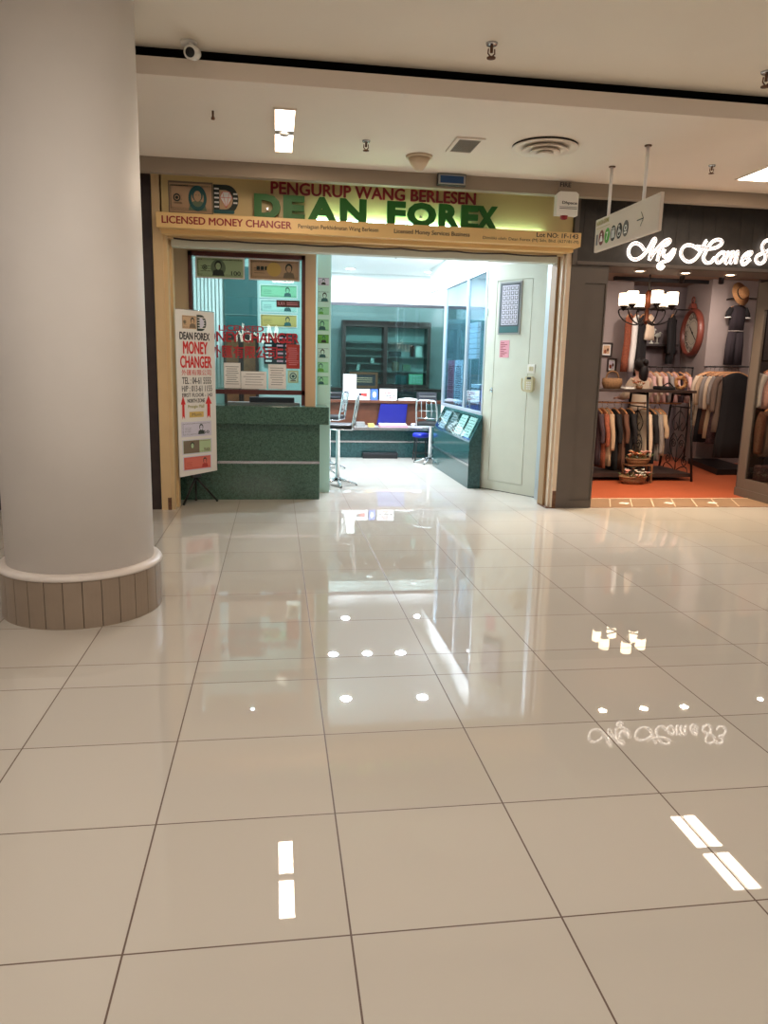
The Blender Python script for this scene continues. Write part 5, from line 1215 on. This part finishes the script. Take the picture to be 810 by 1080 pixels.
# niche: long garments on pegs, second rail
b = MB(); b.tube([(6.02, 12.70, 2.62), (6.62, 12.70, 2.62)], 0.011, 'iron', 8)
for x in (6.05,): b.tube([(x, 12.92, 2.62), (x, 12.70, 2.62)], 0.009, 'iron', 6)
tag(b.build('wall_rail'), 'short black rail projecting from the boutique wall left of the shelf', 'rail')
for i, (x, L, mt, w, l, nm_) in enumerate(((6.12, 0.98, 'cloth_rust', 0.09, 'long rust garment hanging at the left of the niche rail', 'hanging_dress'), (6.24, 0.98, 'cloth_white', 0.075, 'long white dress hanging on the short wall rail', 'hanging_dress'), (6.37, 1.05, 'cloth_black', 0.09, 'long black dress hanging right of the white dress on the wall rail', 'hanging_dress'), (6.50, 0.42, 'cloth_cream', 0.085, 'short cream top hanging at the right end of the wall rail', 'hanging_shirt'))):
    garment(l, (x, 12.70, 2.628), PI / 2 - 0.9, L, mt, w * 1.5, 1.2, 0, None, 'garments on the short wall rail', nm_, 'dress' if 'dress' in nm_ else 'shirt', 0.04, i)
b = MB(); b.tube([(7.02, 13.0, 2.66), (7.39, 13.0, 2.66)], 0.011, 'iron', 8); tag(b.build('wall_peg'), 'short black peg on the pier beside the wall clock', 'peg')
garment('long black coat with white collar hanging beside the clock pier', (7.08, 13.0, 2.668), PI / 2 - 0.7, 0.86, 'cloth_black', 0.14, 1.1, 0.6, 'cloth_black', None, 'hanging_coat', 'coat', 0.04, 2)
t = rail_thing('clothes_rail', 'low clothes rail of pink and pale tops behind the rack table', 'clothes rail', (6.28, 12.35), (7.18, 12.35), 1.64)
for i in range(7):
    garment(['pink top at the left end of the low rear rail', 'cream top second on the low rear rail', 'pink top third on the low rear rail', 'grey top in the middle of the low rear rail', 'pale pink top right of the grey one on the low rear rail', 'plum top near the right end of the low rear rail', 'pink top at the right end of the low rear rail'][i], (6.40 + i * 0.11, 12.35, 1.648), PI / 2, 0.5, ('cloth_pink', 'cloth_cream', 'cloth_pink', 'cloth_grey', 'cloth_pink', 'cloth_plum', 'cloth_pink')[i], 0.16, 1.05, 0.3, None, 'tops on the low rear rail', 'hanging_shirt', 'shirt', 0.03, i)

# dark outfit with hat on the pier front
b = MB(); b.tube([(7.55, 12.15, 2.78), (7.62, 12.02, 2.80)], 0.012, 'iron', 8); b.tube([(7.62, 12.02, 2.80), (8.2, 12.02, 2.80)], 0.010, 'iron', 8); b.tube([(8.2, 12.15, 2.80), (8.2, 12.02, 2.80)], 0.010, 'iron', 8)
tag(b.build('wall_rail'), 'black wall rail above the dark outfit with the straw hat', 'rail')
t = thing('jumpsuit', 'dark sleeveless jumpsuit hanging on the pier right of the clock', 'jumpsuit', (7.70, 12.02, 2.78))
b = MB(); loft(b, [(-0.10, 0.06, 0.03, 0), (-0.13, 0.13, 0.05, 0), (-0.30, 0.14, 0.06, 0), (-0.52, 0.13, 0.055, 0)], 'cloth_ink', folds=0.06); b.build('bodice', t, True)
b = MB(); b.tube([(0.13 * math.cos(2 * PI * i / 16), 0.058 * math.sin(2 * PI * i / 16), -0.52) for i in range(16)], 0.012, 'cloth_grey', 6, True); b.build('belt', t, True)
for s in (-1, 1):
    b = MB(); loft(b, [(-0.52, 0.075, 0.05, s * 0.06), (-0.75, 0.08, 0.055, s * 0.075), (-1.08, 0.075, 0.05, s * 0.085)], 'cloth_ink', folds=0.07); b.build('trouser_leg', t, True)
    b = MB(); b.tube([(s * 0.12, 0, -0.15), (s * 0.165, 0.0, -0.23), (s * 0.18, -0.01, -0.30)], [0.045, 0.05, 0.045], 'cloth_black', 10); b.tube([(s * 0.18 + 0.045 * math.cos(2 * PI * i / 12), -0.01 + 0.045 * math.sin(2 * PI * i / 12), -0.30) for i in range(12)], 0.01, 'cloth_white', 5, True); b.build('sleeve', t, True)
b = MB(); b.tube([(0, 0, -0.10), (0, 0, 0.02)], 0.006, 'steel', 6); b.tube([(-0.13, 0, -0.13), (0, 0, -0.10), (0.13, 0, -0.13)], 0.01, 'hanger_wood', 6); b.build('hanger', t, True)
HT = Matrix.Translation((7.66, 11.93, 2.86)) @ Matrix.Rotation(math.radians(72), 4, 'X') @ Matrix.Rotation(0.3, 4, 'Y')
t = thing('straw_hat', 'brown straw hat hanging above the dark jumpsuit', 'hat', (7.66, 11.93, 2.86))
b = MB(HT); b.lathe([(0.10, 0.0), (0.19, -0.012), (0.195, -0.004), (0.10, 0.012), (0.095, 0.09), (0.07, 0.11), (0.02, 0.105)], 'straw', n=28); b.build('hat_body', t)
b = MB(HT); b.lathe([(0.102, 0.012), (0.104, 0.03), (0.098, 0.032)], 'cloth_black', n=28); b.build('hat_band', t)

# display case contents at the right edge
b = MB(); b.tube([(6.04, 8.82, 1.72), (7.2, 8.82, 1.72)], 0.011, 'iron', 8); b.tube([(6.05, 8.82, 1.72), (6.05, 8.82, 2.665)], 0.008, 'iron', 6); b.tube([(7.15, 8.82, 1.72), (7.15, 8.82, 2.665)], 0.008, 'iron', 6)
tag(b.build('case_rail'), 'thin black rail inside the display case at the right edge', 'rail')
garment('pale pink blouse hanging in the display case at the right edge', (6.26, 8.82, 1.728), 0.0, 0.50, 'cloth_pink', 0.17, 1.0, 0.4, 'cloth_white', None, 'hanging_shirt', 'shirt', 0.045, 1)
garment('dark brown jacket below the pink blouse in the display case', (6.27, 8.72, 1.25), 0.0, 0.62, 'cloth_taupe', 0.17, 1.05, 0.5, 'cloth_brown', None, 'hanging_jacket', 'jacket', 0.05, 2)
b = MB(); b.tube([(6.27, 8.72, 1.25), (6.27, 8.82, 1.72)], 0.005, 'iron', 6); tag(b.build('hanging_hook'), 'thin hook holding the dark brown jacket in the display case', 'hook')
t = thing('handbag', 'dark patterned handbag standing on the display case floor', 'bag', (6.2, 8.69, 0.205))
b = MB(); b.box(6.05, 6.36, 8.62, 8.76, 0.206, 0.42, 'cloth_floral', 0.03); b.build('body', t)
b = MB(); b.tube(smooth_path([(6.12, 8.69, 0.41), (6.14, 8.69, 0.52), (6.21, 8.69, 0.56), (6.28, 8.69, 0.52), (6.30, 8.69, 0.41)]), 0.01, 'cloth_black', 8); b.build('handle', t)

# shop assistant behind the rack table
def person(loc, rz, label):
    t = thing('person', label, 'person', loc, rz)
    def skin(verts, edges, radii, name, mt, root=0, parent=t, lv=2):
        me = bpy.data.meshes.new(name); me.from_pydata(verts, edges, []); o = bpy.data.objects.new(name, me); C.objects.link(o)
        m1 = o.modifiers.new('skin', 'SKIN'); m1.use_smooth_shade = True
        for i, r in enumerate(radii):
            v = me.skin_vertices[0].data[i]; v.radius = r if isinstance(r, tuple) else (r, r); v.use_root = (i == root)
        m2 = o.modifiers.new('sub', 'SUBSURF'); m2.levels = lv; m2.render_levels = lv
        dg = bpy.context.evaluated_depsgraph_get(); dg.update()
        me2 = bpy.data.meshes.new_from_object(o.evaluated_get(dg)); me2.materials.clear(); me2.materials.append(MATS[mt])
        for p in me2.polygons: p.use_smooth = True
        bpy.data.objects.remove(o); o = bpy.data.objects.new(name, me2); C.objects.link(o); o.parent = parent
        return o
    V = [(0, 0, 0.95), (0, 0.0, 1.10), (0, -0.02, 1.28), (0, -0.04, 1.40), (0, -0.055, 1.48), (0, -0.075, 1.56), (0, -0.085, 1.63), (0, -0.08, 1.70),
         (-0.09, 0, 0.90), (-0.10, -0.01, 0.50), (-0.10, 0.02, 0.10), (-0.10, -0.12, 0.035), (0.09, 0, 0.90), (0.10, -0.01, 0.50), (0.10, 0.02, 0.10), (0.10, -0.12, 0.035),
         (-0.16, -0.03, 1.40), (-0.22, -0.10, 1.18), (-0.15, -0.32, 1.13), (-0.14, -0.38, 1.125), (0.16, -0.03, 1.40), (0.22, -0.10, 1.18), (0.15, -0.32, 1.13), (0.14, -0.38, 1.125)]
    E = [(0, 1), (1, 2), (2, 3), (3, 4), (4, 5), (5, 6), (6, 7), (0, 8), (8, 9), (9, 10), (10, 11), (0, 12), (12, 13), (13, 14), (14, 15), (3, 16), (16, 17), (17, 18), (18, 19), (3, 20), (20, 21), (21, 22), (22, 23)]
    Rr = [(0.15, 0.11), (0.125, 0.095), (0.14, 0.105), (0.13, 0.09), 0.05, (0.072, 0.09), (0.082, 0.1), (0.06, 0.075), 0.095, 0.062, 0.045, 0.035, 0.095, 0.062, 0.045, 0.035, 0.062, 0.045, 0.032, 0.028, 0.062, 0.045, 0.032, 0.028]
    body = skin(V, E, Rr, 'body', 'skin')
    for s in (-1, 1):
        for k, (dx, l) in enumerate(((-0.027, 0.065), (-0.009, 0.078), (0.009, 0.074), (0.026, 0.058))):
            b0 = (s * 0.14 + dx, -0.40, 1.125); skin([b0, (b0[0], b0[1] - l * 0.55, 1.118), (b0[0], b0[1] - l, 1.10)], [(0, 1), (1, 2)], [0.010, 0.009, 0.007], 'finger', 'skin', lv=1)
        skin([(s * 0.12, -0.37, 1.12), (s * 0.09, -0.41, 1.115), (s * 0.08, -0.435, 1.11)], [(0, 1), (1, 2)], [0.012, 0.01, 0.008], 'thumb', 'skin', lv=1)
    b = MB()
    for s in (-1, 1): b.ball((s * 0.032, -0.165, 1.625), (0.014, 0.01, 0.009), 'paper', 10, 6); b.ball((s * 0.032, -0.174, 1.625), 0.006, 'hair', 8, 5)
    b.build('eyes', t, True)
    b = MB(); b.prism([(-0.016, 1.575), (0.016, 1.575), (0.006, 1.625), (-0.006, 1.625)], -0.01, 0.01, 'skin'); b.bm.transform(frame((0, -0.178, 0))); b.build('nose', t, True)
    b = MB(); b.ball((0, -0.166, 1.548), (0.024, 0.008, 0.007), 'vinyl_red', 10, 6); b.build('mouth', t, True)
    b = MB(); loft(b, [(0.86, 0.17, 0.135, 0), (1.0, 0.165, 0.13, 0), (1.12, 0.15, 0.12, 0), (1.28, 0.17, 0.125, 0), (1.40, 0.175, 0.11, 0), (1.445, 0.12, 0.085, 0), (1.475, 0.062, 0.065, 0)], 'cloth_cream', folds=0.0)
    for v in b.bm.verts: v.co.y -= max(0, (v.co.z - 0.95)) * 0.11
    b.build('blouse', t, True)
    for s in (-1, 1):
        b = MB(); b.tube(smooth_path([(s * 0.13, -0.035, 1.41), (s * 0.19, -0.06, 1.32), (s * 0.225, -0.10, 1.18), (s * 0.19, -0.21, 1.15)], 4), [0.075, 0.076, 0.076, 0.075, 0.073, 0.072, 0.07, 0.068, 0.066, 0.064, 0.062, 0.06, 0.058], 'cloth_cream', 12); b.build('sleeve', t, True)
    b = MB(); loft(b, [(0.93, 0.165, 0.13, 0), (0.85, 0.19, 0.15, 0), (0.6, 0.19, 0.16, 0), (0.35, 0.20, 0.17, 0)], 'cloth_black', folds=0.03); b.build('skirt', t, True)
    b = MB(); b.ball((0, -0.055, 1.655), (0.105, 0.115, 0.12), 'hair', 18, 12); b.ball((0, 0.02, 1.52), (0.085, 0.06, 0.16), 'hair', 16, 10); b.ball((0, 0.045, 1.70), (0.05, 0.045, 0.05), 'hair', 12, 8); b.build('hair', t, True)
    for s in (-1, 1):
        b = MB(); b.ball((s * 0.10, -0.10, 0.035), (0.045, 0.12, 0.034), 'black_vinyl', 14, 8); b.build('shoe', t, True)
person((5.86, 11.55, 0), PI + 0.25, 'person with dark hair and cream blouse standing behind the rack table, seen from behind')

# lit sign of the shop opposite, seen as a faint mirror image in the teller window
t = thing('opposite_sign', 'white script sign of the opposite shop, mirrored in the teller window', 'sign', (-0.6, -7.0, 1.95))
b = MB(); b.box(-1.9, 0.4, -7.06, -7.0, 1.95, 2.95, 'fascia_board'); b.build('board', t)
b = MB(); b.box(-0.8, -0.7, -7.05, -7.01, 2.95, 3.56, 'iron'); b.build('bracket', t)
for x0, pts in ((0, ((0, 0), (0.06, 0.5), (0.16, 0.12), (0.3, 0.52), (0.34, 0.0))), (0.44, ((0, 0.3), (0.03, 0.0), (0.1, 0.08))), (0.6, ((0, 0), (0.03, 0.28), (0.06, 0.2), (0.16, 0.28))), (0.84, ((0.2, 0.24), (0.1, 0.3), (0.02, 0.15), (0.08, 0.0), (0.2, 0.06))), (1.1, ((0, 0.55), (0.02, 0.0), (0.1, 0.28), (0.18, 0.26), (0.2, 0.0)))):
    b = MB(); b.tube(smooth_path([(0.1 - x0 - u, -6.985, 2.2 + v) for u, v in pts]), 0.03, 'lamp_panel', 8); b.build('letter', t)
